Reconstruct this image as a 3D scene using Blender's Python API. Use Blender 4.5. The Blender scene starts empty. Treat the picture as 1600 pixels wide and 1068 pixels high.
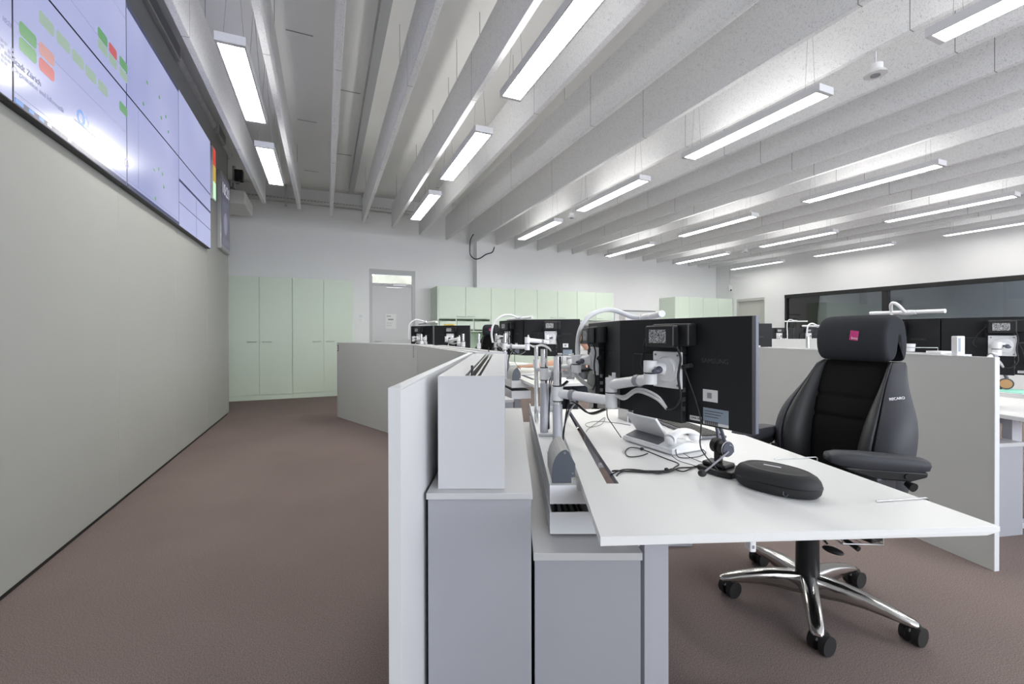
import bpy, math, random
from mathutils import Vector, Matrix
random.seed(7)
R = math.radians
# ------------------------------------------------------------------ camera, world, light, exposure
sc = bpy.context.scene
COL = sc.collection
CF, CPITCH, CROLL, YAW, CH, CCY = 680.0, R(-0.237), R(-0.116), R(23.21), 1.2, 523.7
_f = Vector((0, math.cos(CPITCH), math.sin(CPITCH))); _rt = Vector((1, 0, 0)); _u = _rt.cross(_f)
_r2 = math.cos(CROLL)*_rt + math.sin(CROLL)*_u; _u2 = -math.sin(CROLL)*_rt + math.cos(CROLL)*_u
cam_d = bpy.data.cameras.new('camera'); cam = bpy.data.objects.new('camera', cam_d); COL.objects.link(cam)
cam_d.sensor_width = 36; cam_d.lens = 36*CF/1600; cam_d.shift_y = -(534-CCY)/1600; cam_d.clip_start = 0.05
m = Matrix((( _r2.x, _u2.x, -_f.x, 0), (_r2.y, _u2.y, -_f.y, 0), (_r2.z, _u2.z, -_f.z, CH), (0, 0, 0, 1)))
cam.matrix_world = m
sc.camera = cam
sc.view_settings.view_transform = 'Standard'; sc.view_settings.look = 'None'
sc.view_settings.exposure = 0.12; sc.view_settings.gamma = 1.0; sc.view_settings.use_curve_mapping = False
world = bpy.data.worlds.new('World'); sc.world = world; world.use_nodes = True
world.node_tree.nodes['Background'].inputs[0].default_value = (0.87, 0.92, 1.0, 1)
world.node_tree.nodes['Background'].inputs[1].default_value = 8.3
LAMP_STRENGTH = 33.0
UP_STRENGTH = 6.8
sc.cycles.max_bounces = 14; sc.cycles.diffuse_bounces = 10; sc.cycles.glossy_bounces = 4
sc.cycles.transparent_max_bounces = 12; sc.cycles.sample_clamp_indirect = 6
sc.cycles.caustics_reflective = False; sc.cycles.caustics_refractive = False
sc.cycles.use_denoising = True

A = Vector((-math.sin(YAW), math.cos(YAW), 0)); B = Vector((math.cos(YAW), math.sin(YAW), 0))   # the room's axes
def room(u, v, z=0): return u*B + v*A + Vector((0, 0, z))
CAMP = Vector((0, 0, CH))
def ray(x, y):
    d = _f*CF + _r2*(x-800) - _u2*(y-CCY); return d/d.y
def pz(x, y, z): d = ray(x, y); return CAMP + d*((z-CH)/d.z)
def py(x, y, Y): return CAMP + ray(x, y)*Y
# ------------------------------------------------------------------ materials
MATS = {}
def mat(name, col, rough=.5, metal=0., spec=.5, emit=None, estr=0., bump=None, noise=None, coat=0.):
    if name in MATS: return MATS[name]
    m = bpy.data.materials.new(name); m.use_nodes = True; nt = m.node_tree; b = nt.nodes['Principled BSDF']
    b.inputs['Base Color'].default_value = (*col, 1); b.inputs['Roughness'].default_value = rough
    b.inputs['Metallic'].default_value = metal; b.inputs['Specular IOR Level'].default_value = spec
    if coat: b.inputs['Coat Weight'].default_value = coat
    if emit: b.inputs['Emission Color'].default_value = (*emit, 1); b.inputs['Emission Strength'].default_value = estr
    if noise:      # (scale, colour a, colour b, detail)
        tc = nt.nodes.new('ShaderNodeTexCoord'); n = nt.nodes.new('ShaderNodeTexNoise'); n.inputs['Scale'].default_value = noise[0]
        n.inputs['Detail'].default_value = noise[3] if len(noise) > 3 else 3
        r = nt.nodes.new('ShaderNodeValToRGB'); r.color_ramp.elements[0].position = .35; r.color_ramp.elements[1].position = .65
        r.color_ramp.elements[0].color = (*noise[1], 1); r.color_ramp.elements[1].color = (*noise[2], 1)
        nt.links.new(tc.outputs['Object'], n.inputs['Vector']); nt.links.new(n.outputs['Fac'], r.inputs['Fac']); nt.links.new(r.outputs['Color'], b.inputs['Base Color'])
    if bump:       # (scale, strength, distance)
        tc = nt.nodes.new('ShaderNodeTexCoord'); n = nt.nodes.new('ShaderNodeTexNoise'); n.inputs['Scale'].default_value = bump[0]; n.inputs['Detail'].default_value = 4
        bp = nt.nodes.new('ShaderNodeBump'); bp.inputs['Strength'].default_value = bump[1]; bp.inputs['Distance'].default_value = bump[2] if len(bump) > 2 else .002
        nt.links.new(tc.outputs['Object'], n.inputs['Vector']); nt.links.new(n.outputs['Fac'], bp.inputs['Height']); nt.links.new(bp.outputs['Normal'], b.inputs['Normal'])
    MATS[name] = m; return m
def shade(name, col, rough=.5, **k): return mat(name, col, rough, **k)

M = dict(
    wall=mat('white_plaster', (.81, .81, .81), .8, noise=(2.5, (.805, .805, .805), (.815, .815, .815)), bump=(180, .08, .001)),
    media=mat('grey_wall_panel', (.36, .365, .345), .62, spec=.3, noise=(1.2, (.355, .36, .34), (.365, .37, .35))),
    ceil=mat('ceiling_paint', (.87, .87, .85), .8, noise=(1.5, (.86, .86, .84), (.88, .88, .86))),
    black=mat('black_gap', (.008, .008, .008), .7),
    green=mat('pale_green_lacquer', (.665, .755, .645), .55, spec=.3, noise=(.8, (.66, .75, .64), (.67, .76, .65))),
    greenin=mat('green_groove', (.30, .40, .29), .6),
    grey_cab=mat('silver_grey_lacquer', (.335, .34, .365), .45, spec=.35, noise=(1.4, (.33, .335, .36), (.34, .345, .37))),
    grey_top=mat('silver_grey_cover', (.50, .50, .505), .4),
    part_face=mat('partition_grey', (.55, .56, .545), .5, spec=.35, noise=(1.5, (.545, .555, .54), (.555, .565, .55))),
    part_face_in=mat('partition_pale', (.62, .62, .63), .5),
    part_edge=mat('partition_edge', (.66, .67, .68), .4),
    white_box=mat('white_grey_lacquer', (.53, .53, .545), .4),
    desk=mat('white_laminate', (.76, .76, .745), .34, spec=.4, noise=(600, (.755, .755, .74), (.77, .77, .755))),
    tray=mat('white_metal', (.70, .71, .725), .35),
    leg=mat('silver_metal_paint', (.50, .505, .55), .35, metal=.2),
    arm=mat('white_arm_paint', (.74, .74, .75), .35),
    chrome=mat('chrome', (.82, .82, .83), .14, metal=1.),
    alu=mat('polished_aluminium', (.70, .69, .68), .16, metal=1.),
    steel=mat('steel', (.5, .5, .5), .35, metal=1.),
    dark=mat('black_plastic', (.012, .012, .013), .42, spec=.4, bump=(900, .1, .0005)),
    housing=mat('monitor_housing', (.0105, .0110, .0125), .5, spec=.3, bump=(1200, .06, .0004)),
    bezel=mat('monitor_bezel', (.14, .145, .19), .35),
    knob=mat('dark_knob', (.06, .065, .09), .35),
    strap=mat('grey_strap', (.26, .26, .29), .5),
    leather=mat('grey_black_leather', (.040, .041, .049), .55, spec=.35, bump=(260, .25, .0006)),
    leather2=mat('dark_leather', (.020, .020, .021), .5, bump=(260, .25, .0006)),
    fabric=mat('black_fabric', (.009, .0088, .0085), .95, spec=.1, bump=(700, .5, .001), noise=(500, (.006, .006, .006), (.014, .0135, .013))),
    casemat=mat('case_black', (.020, .0205, .022), .62, spec=.35, bump=(900, .25, .0004)),
    pillow=mat('charcoal_fabric', (.035, .037, .042), .9, spec=.15, bump=(500, .4, .001)),
    pink=mat('pink_tag', (.60, .04, .22), .5),
    white=mat('white_plastic', (.80, .80, .81), .35),
    paper=mat('paper', (.75, .75, .74), .7),
    ink=mat('black_ink', (.02, .02, .025), .6),
    greyink=mat('grey_ink', (.18, .18, .19), .6),
    phone_grey=mat('phone_grey', (.13, .13, .145), .45),
    rubber=mat('rubber', (.012, .012, .012), .6),
    cable=mat('black_cable', (.010, .010, .010), .5),
    wcable=mat('grey_cable', (.50, .50, .49), .5),
    sticker=mat('grey_sticker', (.25, .30, .36), .4),
    blockg=mat('socket_block_grey', (.38, .38, .37), .4),
    blockd=mat('socket_block_cap', (.07, .08, .10), .45),
    skin=mat('skin', (.62, .36, .25), .5),
    hair=mat('dark_hair', (.02, .015, .012), .6, bump=(300, .5, .003)),
    shirt=mat('white_shirt', (.70, .70, .71), .8),
    trousers=mat('dark_trousers', (.03, .035, .05), .9),
    duct=mat('duct_white', (.55, .55, .53), .45, metal=.3),
    vent=mat('vent_grille', (.22, .225, .23), .5, metal=.3),
    yellow=mat('yellow_paper', (.65, .48, .10), .7),
    mint=mat('mint_folder', (.25, .62, .50), .6),
    door=mat('grey_door', (.62, .62, .62), .5),
    doorR=mat('warm_grey_door', (.50, .50, .47), .5),
    frame=mat('grey_frame', (.48, .485, .485), .45),
    blackframe=mat('black_window_frame', (.006, .006, .007), .45),
    lampbody=mat('lamp_body_white', (.68, .68, .70), .4),
    concrete=mat('sandy_concrete', (.34, .31, .24), .8, noise=(6, (.30, .27, .20), (.38, .35, .27))),
)
lamp_emit = mat('lamp_diffuser', (.9, .9, .9), .5, emit=(1, .985, .94), estr=LAMP_STRENGTH)
lamp_up = mat('lamp_uplight', (.9, .9, .9), .5, emit=(1, .985, .95), estr=UP_STRENGTH)
lamp_emit_dim = mat('lamp_diffuser_dimmed', (.9, .9, .9), .5, emit=(1, .985, .94), estr=LAMP_STRENGTH*.34)
lamp_up_soft = mat('lamp_uplight_soft', (.9, .9, .9), .5, emit=(1, .985, .95), estr=UP_STRENGTH*.5)
lamp_up_dim = mat('lamp_uplight_dimmed', (.9, .9, .9), .5, emit=(1, .985, .95), estr=UP_STRENGTH*.3)
def baffle_material():
    m = bpy.data.materials.new('wood_wool'); m.use_nodes = True; nt = m.node_tree; b = nt.nodes['Principled BSDF']; L = nt.links.new
    b.inputs['Roughness'].default_value = .9; b.inputs['Specular IOR Level'].default_value = .15
    tc = nt.nodes.new('ShaderNodeTexCoord')
    n = nt.nodes.new('ShaderNodeTexNoise'); n.inputs['Scale'].default_value = 95; n.inputs['Detail'].default_value = 5; n.inputs['Distortion'].default_value = 2.0
    r = nt.nodes.new('ShaderNodeValToRGB'); e = r.color_ramp.elements
    e[0].position = .33; e[0].color = (.50, .50, .50, 1); e[1].position = .45; e[1].color = (.84, .84, .85, 1)
    L(tc.outputs['Object'], n.inputs['Vector']); L(n.outputs['Fac'], r.inputs['Fac'])
    sp = nt.nodes.new('ShaderNodeSeparateXYZ'); L(tc.outputs['Object'], sp.inputs[0])
    ad = nt.nodes.new('ShaderNodeMath'); ad.operation = 'ADD'; ad.inputs[1].default_value = 20.35; L(sp.outputs['Y'], ad.inputs[0])
    md = nt.nodes.new('ShaderNodeMath'); md.operation = 'MODULO'; md.inputs[1].default_value = 2.0; L(ad.outputs[0], md.inputs[0])
    lt = nt.nodes.new('ShaderNodeMath'); lt.operation = 'LESS_THAN'; lt.inputs[1].default_value = .006; L(md.outputs[0], lt.inputs[0])
    mx = nt.nodes.new('ShaderNodeMix'); mx.data_type = 'RGBA'; L(lt.outputs[0], mx.inputs[0]); L(r.outputs['Color'], mx.inputs[6]); mx.inputs[7].default_value = (.30, .30, .30, 1)
    L(mx.outputs[2], b.inputs['Base Color'])
    bp = nt.nodes.new('ShaderNodeBump'); bp.inputs['Strength'].default_value = .35; bp.inputs['Distance'].default_value = .003; L(n.outputs['Fac'], bp.inputs['Height']); L(bp.outputs['Normal'], b.inputs['Normal'])
    return m
M['baffle'] = baffle_material()
def carpet_material():
    m = bpy.data.materials.new('carpet'); m.use_nodes = True; nt = m.node_tree; b = nt.nodes['Principled BSDF']; L = nt.links.new
    b.inputs['Roughness'].default_value = .97; b.inputs['Specular IOR Level'].default_value = .08
    tc = nt.nodes.new('ShaderNodeTexCoord')
    n = nt.nodes.new('ShaderNodeTexNoise'); n.inputs['Scale'].default_value = 240; n.inputs['Detail'].default_value = 6; n.inputs['Roughness'].default_value = .75
    r = nt.nodes.new('ShaderNodeValToRGB'); e = r.color_ramp.elements
    e[0].position = .36; e[0].color = (.105, .081, .075, 1); e[1].position = .66; e[1].color = (.345, .278, .256, 1)
    n2 = nt.nodes.new('ShaderNodeTexNoise'); n2.inputs['Scale'].default_value = 1.3
    mx = nt.nodes.new('ShaderNodeMix'); mx.data_type = 'RGBA'; mx.blend_type = 'MULTIPLY'; mx.inputs[0].default_value = .25
    L(tc.outputs['Object'], n.inputs['Vector']); L(tc.outputs['Object'], n2.inputs['Vector']); L(n.outputs['Fac'], r.inputs['Fac'])
    L(r.outputs['Color'], mx.inputs[6]); L(n2.outputs['Fac'], mx.inputs[7]); L(mx.outputs[2], b.inputs['Base Color'])
    bp = nt.nodes.new('ShaderNodeBump'); bp.inputs['Strength'].default_value = .05; bp.inputs['Distance'].default_value = .0006; L(n.outputs['Fac'], bp.inputs['Height']); L(bp.outputs['Normal'], b.inputs['Normal'])
    return m
M['carpet'] = carpet_material()
def glass_material():
    m = bpy.data.materials.new('window_glass'); m.use_nodes = True; nt = m.node_tree; L = nt.links.new
    for n in list(nt.nodes): nt.nodes.remove(n)
    o = nt.nodes.new('ShaderNodeOutputMaterial'); t = nt.nodes.new('ShaderNodeBsdfTransparent'); t.inputs[0].default_value = (.78, .81, .83, 1)
    g = nt.nodes.new('ShaderNodeBsdfGlossy'); g.inputs['Roughness'].default_value = .01; fr = nt.nodes.new('ShaderNodeFresnel'); fr.inputs[0].default_value = 1.9
    mx = nt.nodes.new('ShaderNodeMixShader'); L(fr.outputs[0], mx.inputs[0]); L(t.outputs[0], mx.inputs[1]); L(g.outputs[0], mx.inputs[2]); L(mx.outputs[0], o.inputs[0])
    return m
M['glass'] = glass_material()
def screen_material(name, c0, c1, strength, rough=.22):
    m = bpy.data.materials.new(name); m.use_nodes = True; nt = m.node_tree; b = nt.nodes['Principled BSDF']; L = nt.links.new
    b.inputs['Base Color'].default_value = (.03, .03, .035, 1); b.inputs['Roughness'].default_value = rough; b.inputs['IOR'].default_value = 1.65
    tc = nt.nodes.new('ShaderNodeTexCoord'); n = nt.nodes.new('ShaderNodeTexNoise'); n.inputs['Scale'].default_value = 1.1; n.inputs['Detail'].default_value = 2
    r = nt.nodes.new('ShaderNodeValToRGB'); r.color_ramp.elements[0].position = .3; r.color_ramp.elements[1].position = .7
    r.color_ramp.elements[0].color = (*c0, 1); r.color_ramp.elements[1].color = (*c1, 1)
    L(tc.outputs['Object'], n.inputs['Vector']); L(n.outputs['Fac'], r.inputs['Fac']); L(r.outputs['Color'], b.inputs['Emission Color']); b.inputs['Emission Strength'].default_value = strength
    return m
M['scr'] = screen_material('display_pale_blue', (.44, .47, .78), (.50, .53, .82), .76)
M['scr_map'] = screen_material('display_map_blue', (.33, .37, .66), (.50, .52, .80), .78)
def glow(name, c, s=.6): return mat(name, (.02, .02, .02), .3, emit=c, estr=s)
M['g_green'] = glow('tile_green', (.16, .42, .17), .7); M['g_pale'] = glow('tile_pale_green', (.38, .52, .42), .75); M['g_red'] = glow('tile_red', (.60, .12, .12), .8)
M['g_blue'] = glow('graphic_blue', (.12, .30, .75), .8); M['g_dark'] = glow('graphic_dark', (.05, .06, .16), .6); M['g_line'] = glow('graphic_line', (.27, .30, .52), .6)
M['g_pink'] = glow('tile_salmon', (.62, .30, .28), .8); M['g_violet'] = glow('graphic_violet', (.25, .22, .75), .8)
M['g_white'] = glow('graphic_white', (.8, .82, .95), .7); M['g_yellow'] = glow('lamp_amber', (.55, .38, .06), .9); M['g_red2'] = glow('lamp_red', (.62, .05, .03), .9); M['g_mint'] = glow('lamp_mint', (.60, .95, .62), .95)
M['signage'] = glow('signage_dark', (.085, .085, .115), .8)

# ------------------------------------------------------------------ mesh helpers
class MB:
    def __init__(s): s.v = []; s.f = []; s.s = []
    def add(s, vs, fs, smooth=False):
        o = len(s.v); s.v += [tuple(p) for p in vs]
        for f in fs: s.f.append([i+o for i in f]); s.s.append(smooth)
        return s
    def box(s, x0, x1, y0, y1, z0, z1):
        x0, x1 = sorted((x0, x1)); y0, y1 = sorted((y0, y1)); z0, z1 = sorted((z0, z1))
        return s.add([(x0,y0,z0),(x1,y0,z0),(x1,y1,z0),(x0,y1,z0),(x0,y0,z1),(x1,y0,z1),(x1,y1,z1),(x0,y1,z1)],
                     [(0,3,2,1),(4,5,6,7),(0,1,5,4),(1,2,6,5),(2,3,7,6),(3,0,4,7)])
    def prism(s, poly, z0, z1, axis='z'):
        n = len(poly)
        def P(a, b, c): return {'z': (a, b, c), 'y': (a, c, b), 'x': (c, a, b)}[axis]
        vs = [P(a, b, z0) for a, b in poly] + [P(a, b, z1) for a, b in poly]
        fs = [list(range(n))[::-1], list(range(n, 2*n))] + [(i, (i+1) % n, n+(i+1) % n, n+i) for i in range(n)]
        return s.add(vs, fs)
    def loft(s, rings, caps=True, closed=True, smooth=True):
        n = len(rings[0]); vs = [p for r in rings for p in r]; fs = []
        for k in range(len(rings)-1):
            for i in range(n if closed else n-1):
                a = k*n+i; b = k*n+(i+1) % n; fs.append((a, b, b+n, a+n))
        s.add(vs, fs, smooth)
        if caps and closed:
            s.add(rings[0], [list(range(n))[::-1]], False); s.add(rings[-1], [list(range(n))], False)
        return s
    def tube(s, pts, r, n=8, caps=True):
        pts = [Vector(p) for p in pts]; rings = []; up = None
        rr = r if isinstance(r, (list, tuple)) else [r]*len(pts)
        for i, p in enumerate(pts):
            t = (pts[min(i+1, len(pts)-1)] - pts[max(i-1, 0)]).normalized()
            if up is None: up = t.orthogonal().normalized()
            up = (up - t*up.dot(t)); up = up.normalized() if up.length > 1e-6 else t.orthogonal().normalized()
            w = t.cross(up); rings.append([p + rr[i]*(math.cos(2*math.pi*k/n)*up + math.sin(2*math.pi*k/n)*w) for k in range(n)])
        return s.loft(rings, caps)
    def cyl(s, p0, p1, r, r1=None, n=20): return s.tube([p0, p1], [r, r if r1 is None else r1], n)
    def ball(s, c, r, sc3=(1, 1, 1), n=16, m=10):
        c = Vector(c); rings = []
        for j in range(m+1):
            a = math.pi*(j+.0001)/(m+.0002) if 0 < j < m else (0.02 if j == 0 else math.pi-.02)
            rings.append([c + Vector((r*sc3[0]*math.sin(a)*math.cos(2*math.pi*i/n), r*sc3[1]*math.sin(a)*math.sin(2*math.pi*i/n), -r*sc3[2]*math.cos(a))) for i in range(n)])
        return s.loft(rings, True)
    def xf(s, mtx): s.v = [tuple(mtx @ Vector(p)) for p in s.v]; return s
    def build(s, name, material, parent=None, bevel=0, subd=0, seg=2):
        me = bpy.data.meshes.new(name); me.from_pydata(s.v, [], s.f); me.polygons.foreach_set('use_smooth', s.s); me.update()
        me.materials.append(M[material] if isinstance(material, str) else material)
        o = bpy.data.objects.new(name, me); COL.objects.link(o)
        if parent is not None: o.parent = parent
        if bevel:
            b = o.modifiers.new('bevel', 'BEVEL'); b.width = bevel; b.segments = seg; b.limit_method = 'ANGLE'; b.angle_limit = R(40)
        if subd:
            q = o.modifiers.new('subd', 'SUBSURF'); q.levels = subd; q.render_levels = subd
        return o
def smooth_path(pts, k=6):
    P = [Vector(p) for p in pts]; out = []
    for i in range(len(P)-1):
        a, b, c, d = P[max(i-1, 0)], P[i], P[i+1], P[min(i+2, len(P)-1)]
        for j in range(k):
            t = j/k; out.append(.5*((2*b)+(-a+c)*t+(2*a-5*b+4*c-d)*t*t+(-a+3*b-3*c+d)*t**3))
    out.append(P[-1]); return out
def tag(o, label, cat, group=None, kind=None):
    if label: o['label'] = label
    if cat: o['category'] = cat
    if group: o['group'] = group
    if kind: o['kind'] = kind
    return o
def empty(name, loc, rz=0, label=None, cat=None, group=None):
    o = bpy.data.objects.new(name, None); COL.objects.link(o); o.location = Vector(loc); o.rotation_euler = (0, 0, rz); o.empty_display_size = .05
    return tag(o, label, cat, group)
def roomobj(o): o.rotation_euler = (0, 0, YAW); return o
def struct(o): o['kind'] = 'structure'; return o
def copy_tree(o, parent=None):
    kids = list(o.children)
    c = o.copy(); COL.objects.link(c); c.parent = parent
    for k in kids: copy_tree(k, c)
    return c
def text_part(s, size, mtx, name, material, parent, extrude=.0004, align='CENTER'):
    cu = bpy.data.curves.new('t', 'FONT'); cu.body = s; cu.size = size; cu.extrude = extrude; cu.align_x = align; cu.align_y = 'CENTER'
    t = bpy.data.objects.new('t', cu); COL.objects.link(t)
    dg = bpy.context.evaluated_depsgraph_get(); me = bpy.data.meshes.new_from_object(t.evaluated_get(dg)); bpy.data.objects.remove(t); bpy.data.curves.remove(cu)
    me.transform(mtx); me.name = name; me.materials.clear(); me.materials.append(M[material])
    o = bpy.data.objects.new(name, me); COL.objects.link(o); o.parent = parent; return o
def basis(o, x, y, z=None):
    x = Vector(x).normalized(); y = Vector(y).normalized(); z = x.cross(y)
    return Matrix(((x.x, y.x, z.x, o[0]), (x.y, y.y, z.y, o[1]), (x.z, y.z, z.z, o[2]), (0, 0, 0, 1)))
ORD = ['first','second','third','fourth','fifth','sixth','seventh','eighth','ninth','tenth','eleventh','twelfth','thirteenth','fourteenth','fifteenth','sixteenth','seventeenth','eighteenth','nineteenth','twentieth','twenty-first','twenty-second']
# ------------------------------------------------------------------ room shell (u along the far wall, v along the video wall)
UL, UR, VB, VR, ZC = -1.34, 10.9, 9.7, -4.0, 4.12
ULL = -3.0
def rs(mb, name, material, **k): return struct(roomobj(mb.build(name, material, **k)))
rs(MB().box(ULL, UR+.2, VR, VB+.2, -.1, 0), 'floor', 'carpet')
rs(MB().box(ULL-.2, UR+.2, VR-.2, VB+.2, ZC, ZC+.2), 'ceiling', 'ceil')
DB0, DB1, DBZ = .86, 1.83, 2.585          # far door
rs(MB().box(ULL, DB0, VB, VB+.2, 0, ZC).box(DB1, UR, VB, VB+.2, 0, ZC).box(DB0, DB1, VB, VB+.2, DBZ, ZC), 'wall_back', 'wall')
rs(MB().box(ULL-.2, ULL, VR, VB+.2, 0, ZC), 'wall_left', 'wall')
W0, W1, WZ0, WZ1 = 1.2, 7.54, .95, 2.17     # interior window in the right wall
D0, D1, DZ = 8.11, 8.98, 2.17
rs(MB().box(UR, UR+.2, VR, W0, 0, ZC).box(UR, UR+.2, W0, W1, 0, WZ0).box(UR, UR+.2, W0, W1, WZ1, ZC).box(UR, UR+.2, W1, D0, 0, ZC)
   .box(UR, UR+.2, D0, D1, DZ, ZC).box(UR, UR+.2, D1, VB+.2, 0, ZC), 'wall_right', 'wall')
# rear wall with windows (behind the camera): the daylight of the room
RW = [(-.6, 3.0), (3.3, 6.9), (7.2, 10.6)]
mb = MB().box(ULL, UR, VR-.2, VR, 0, .9).box(ULL, UR, VR-.2, VR, 3.1, ZC).box(ULL, RW[0][0], VR-.2, VR, .9, 3.1)
for a, b in ((RW[0][1], RW[1][0]), (RW[1][1], RW[2][0]), (RW[2][1], UR)): mb.box(a, b, VR-.2, VR, .9, 3.1)
rs(mb, 'wall_rear', 'wall')
for i, (a, b) in enumerate(RW):
    fr = MB()
    for x0, x1, z0, z1 in ((a, a+.05, .9, 3.1), (b-.05, b, .9, 3.1), (a+.05, b-.05, .9, .95), (a+.05, b-.05, 3.05, 3.1), ((a+b)/2-.025, (a+b)/2+.025, .95, 3.05)): fr.box(x0, x1, VR-.12, VR-.06, z0, z1)
    w = struct(roomobj(fr.build('window_%d' % (i+2), 'frame')))
    ld = bpy.data.lights.new('daylight_portal', 'AREA'); ld.shape = 'RECTANGLE'; ld.size = b-a-.02; ld.size_y = 2.18; ld.cycles.is_portal = True
    lo = bpy.data.objects.new('daylight_portal', ld); COL.objects.link(lo)
    p = room((a+b)/2, VR-.02, 2.0); lo.matrix_world = basis(p, -B, (0, 0, 1)) @ Matrix.Rotation(math.pi, 4, 'Y')
# black shadow gap under the video wall, the wall itself as a free-standing partition
vw = rs(MB().box(UL-.14, UL, VR, 7.66, .03, 3.88), 'wall_media', 'media')
rs(MB().box(UL-.13, UL-.012, VR, 7.65, 0, .03), 'baseboard_left', 'black')
jm = MB()
for v in (-.0, 1.28, 2.60, 3.92, 5.19, 6.42): jm.box(UL-.001, UL+.0012, v-.0025, v+.0025, .03, 2.235)
rs(jm, 'trim_1', mat('panel_joint', (.42, .42, .39), .5))
rs(MB().box(UL-.142, UL+.004, 7.655, 7.69, .03, 3.88), 'trim_2', 'media')
# right wall: interior window
fr = MB()
fr.box(UR-.03, UR+.1, W0, W1, WZ1-.075, WZ1+.01).box(UR-.02, UR+.1, W0, W1, WZ0, WZ0+.06).box(UR-.02, UR+.1, W1-.05, W1, WZ0+.06, WZ1-.075).box(UR-.02, UR+.1, W0, W0+.05, WZ0+.06, WZ1-.075)
for v in (5.36, 3.2): fr.box(UR-.02, UR+.1, v-.05, v+.05, WZ0+.06, WZ1-.075)
wf = rs(fr, 'window_1', 'blackframe')
gp = MB()
for a, b in ((5.41, W1-.05), (3.25, 5.31), (W0+.05, 3.15)): gp.box(UR+.03, UR+.04, a, b, WZ0+.06, WZ1-.075)
o = gp.build('pane', 'glass', wf)
# room behind the window
rs(MB().box(UR+2.8, UR+3.0, -1, 9.9, 0, 3), 'wall_neighbour', mat('neighbour_wall', (.62, .64, .65), .8))
rs(MB().box(UR+.2, UR+2.8, -1, 9.9, -.1, 0), 'floor_neighbour', 'carpet')
rs(MB().box(UR+.2, UR+2.8, -1, 9.9, 2.9, 3.0), 'ceiling_neighbour', 'ceil')
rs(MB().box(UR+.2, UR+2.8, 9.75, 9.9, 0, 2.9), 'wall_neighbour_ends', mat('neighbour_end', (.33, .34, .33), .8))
# right wall door
dr = MB().box(UR+.06, UR+.10, D0, D1, 0, DZ)
d = rs(dr, 'door_2', 'doorR')
MB().box(UR+.0, UR+.06, D0, D0+.03, 0, DZ).box(UR+.0, UR+.06, D1-.03, D1, 0, DZ).box(UR+.0, UR+.06, D0+.03, D1-.03, DZ-.07, DZ).build('door_frame', 'doorR', d)
MB().cyl((UR+.055, D0+.1, 1.05), (UR-.0, D0+.1, 1.05), .01).cyl((UR+.0, D0+.1, 1.05), (UR+.0, D0+.22, 1.05), .01).build('door_handle', 'steel', d)
# far door with transom
d = rs(MB().box(DB0+.065, DB1-.065, VB+.03, VB+.07, 0, 2.23), 'door_1', 'door')
MB().box(DB0, DB0+.065, VB+.01, VB+.09, 0, DBZ).box(DB1-.065, DB1, VB+.01, VB+.09, 0, DBZ).box(DB0+.065, DB1-.065, VB+.01, VB+.09, DBZ-.11, DBZ).box(DB0+.065, DB1-.065, VB+.01, VB+.09, 2.23, 2.29).build('door_frame', 'frame', d)
MB().box(DB0+.065, DB1-.065, VB+.045, VB+.055, 2.29, DBZ-.11).build('transom_pane', 'glass', d)
MB().box(DB1-.48, DB1-.20, VB-.03, VB+.03, 2.235, 2.295).build('door_closer', 'white', d)
MB().box(DB0+.36, DB1-.27, VB-.012, VB+.0, 2.195, 2.208).build('closer_arm', 'steel', d)
MB().cyl((DB0+.12, VB+.03, 1.05), (DB0+.12, VB-.03, 1.05), .01).cyl((DB0+.12, VB-.03, 1.05), (DB0+.24, VB-.03, 1.05), .01).build('door_handle', 'steel', d)
rs(MB().box(DB0-.3, DB1+.3, VB+1.2, VB+1.3, 2.2, 2.42).box(DB0-.3, DB1+.3, VB+.9, VB+1.0, 2.36, 3.2), 'wall_beyond', 'concrete')
o = roomobj(MB().box(1.19, 1.42, VB+.022, VB+.0295, 1.31, 1.63).build('paper_notice', 'paper')); tag(o, 'white paper notice taped on the grey door beside the green cupboards', 'notice')
MB().box(1.22, 1.31, VB+.0205, VB+.022, 1.575, 1.59).box(1.25, 1.36, VB+.0205, VB+.022, 1.50, 1.525).box(1.22, 1.34, VB+.0205, VB+.022, 1.43, 1.435).box(1.22, 1.32, VB+.0205, VB+.022, 1.38, 1.385).build('print', 'greyink', o)
for z, l in ((1.58, 'upper'), (1.49, 'lower')):
    o = roomobj(MB().box(.655, .735, VB-.012, VB, z-.035, z+.035).build('light_switch', 'white', bevel=.003)); tag(o, l+' white square wall switch between green cupboards and grey door', 'switch')
    MB().box(.665, .725, VB-.016, VB-.012, z-.025, z+.025).build('rocker', 'lampbody', o)
rs(MB().box(3.18, 3.78, VB-.26, VB, 2.24, ZC), 'wall_column', 'wall')
# ------------------------------------------------------------------ ceiling: baffles, rails, tray, ducts
UB = [-.88, -.39, .10, .655, 1.21, 1.82, 2.44, 3.09, 3.67, 4.26, 4.86, 5.43, 5.86, 6.32, 6.95, 7.55, 8.13, 8.62, 9.2, 9.8, 10.15, 10.6]
VE = [7.83, 7.97, 8.23, 8.48, 8.68, 9.08, 9.31, 9.60] + [9.69]*20
ZB = 3.25
for i, u in enumerate(UB):
    zb = ZB - .10*max(0, u-5.5)/5
    if u < 3.1 or u > 3.8: ve = VE[i]
    else: ve = VE[i] if i == 7 and False else min(VE[i], 9.43)
    bh = .43 if i < 6 else .50
    o = roomobj(MB().box(-.025, .025, -2.8, ve, 0, bh).build('acoustic_baffle', 'baffle', bevel=.004)); o.location = room(u, 0, zb)
    tag(o, 'white wood-wool ceiling baffle, %s counting from the video wall' % ORD[i], 'baffle', 'hanging baffles under the ceiling')
    for v in (-2.2, 1.0, 4.2, ve-.5): MB().cyl((0, v, bh), (0, v, ZC-zb-.001), .003, n=6).build('hanger', 'steel', o)
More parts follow.
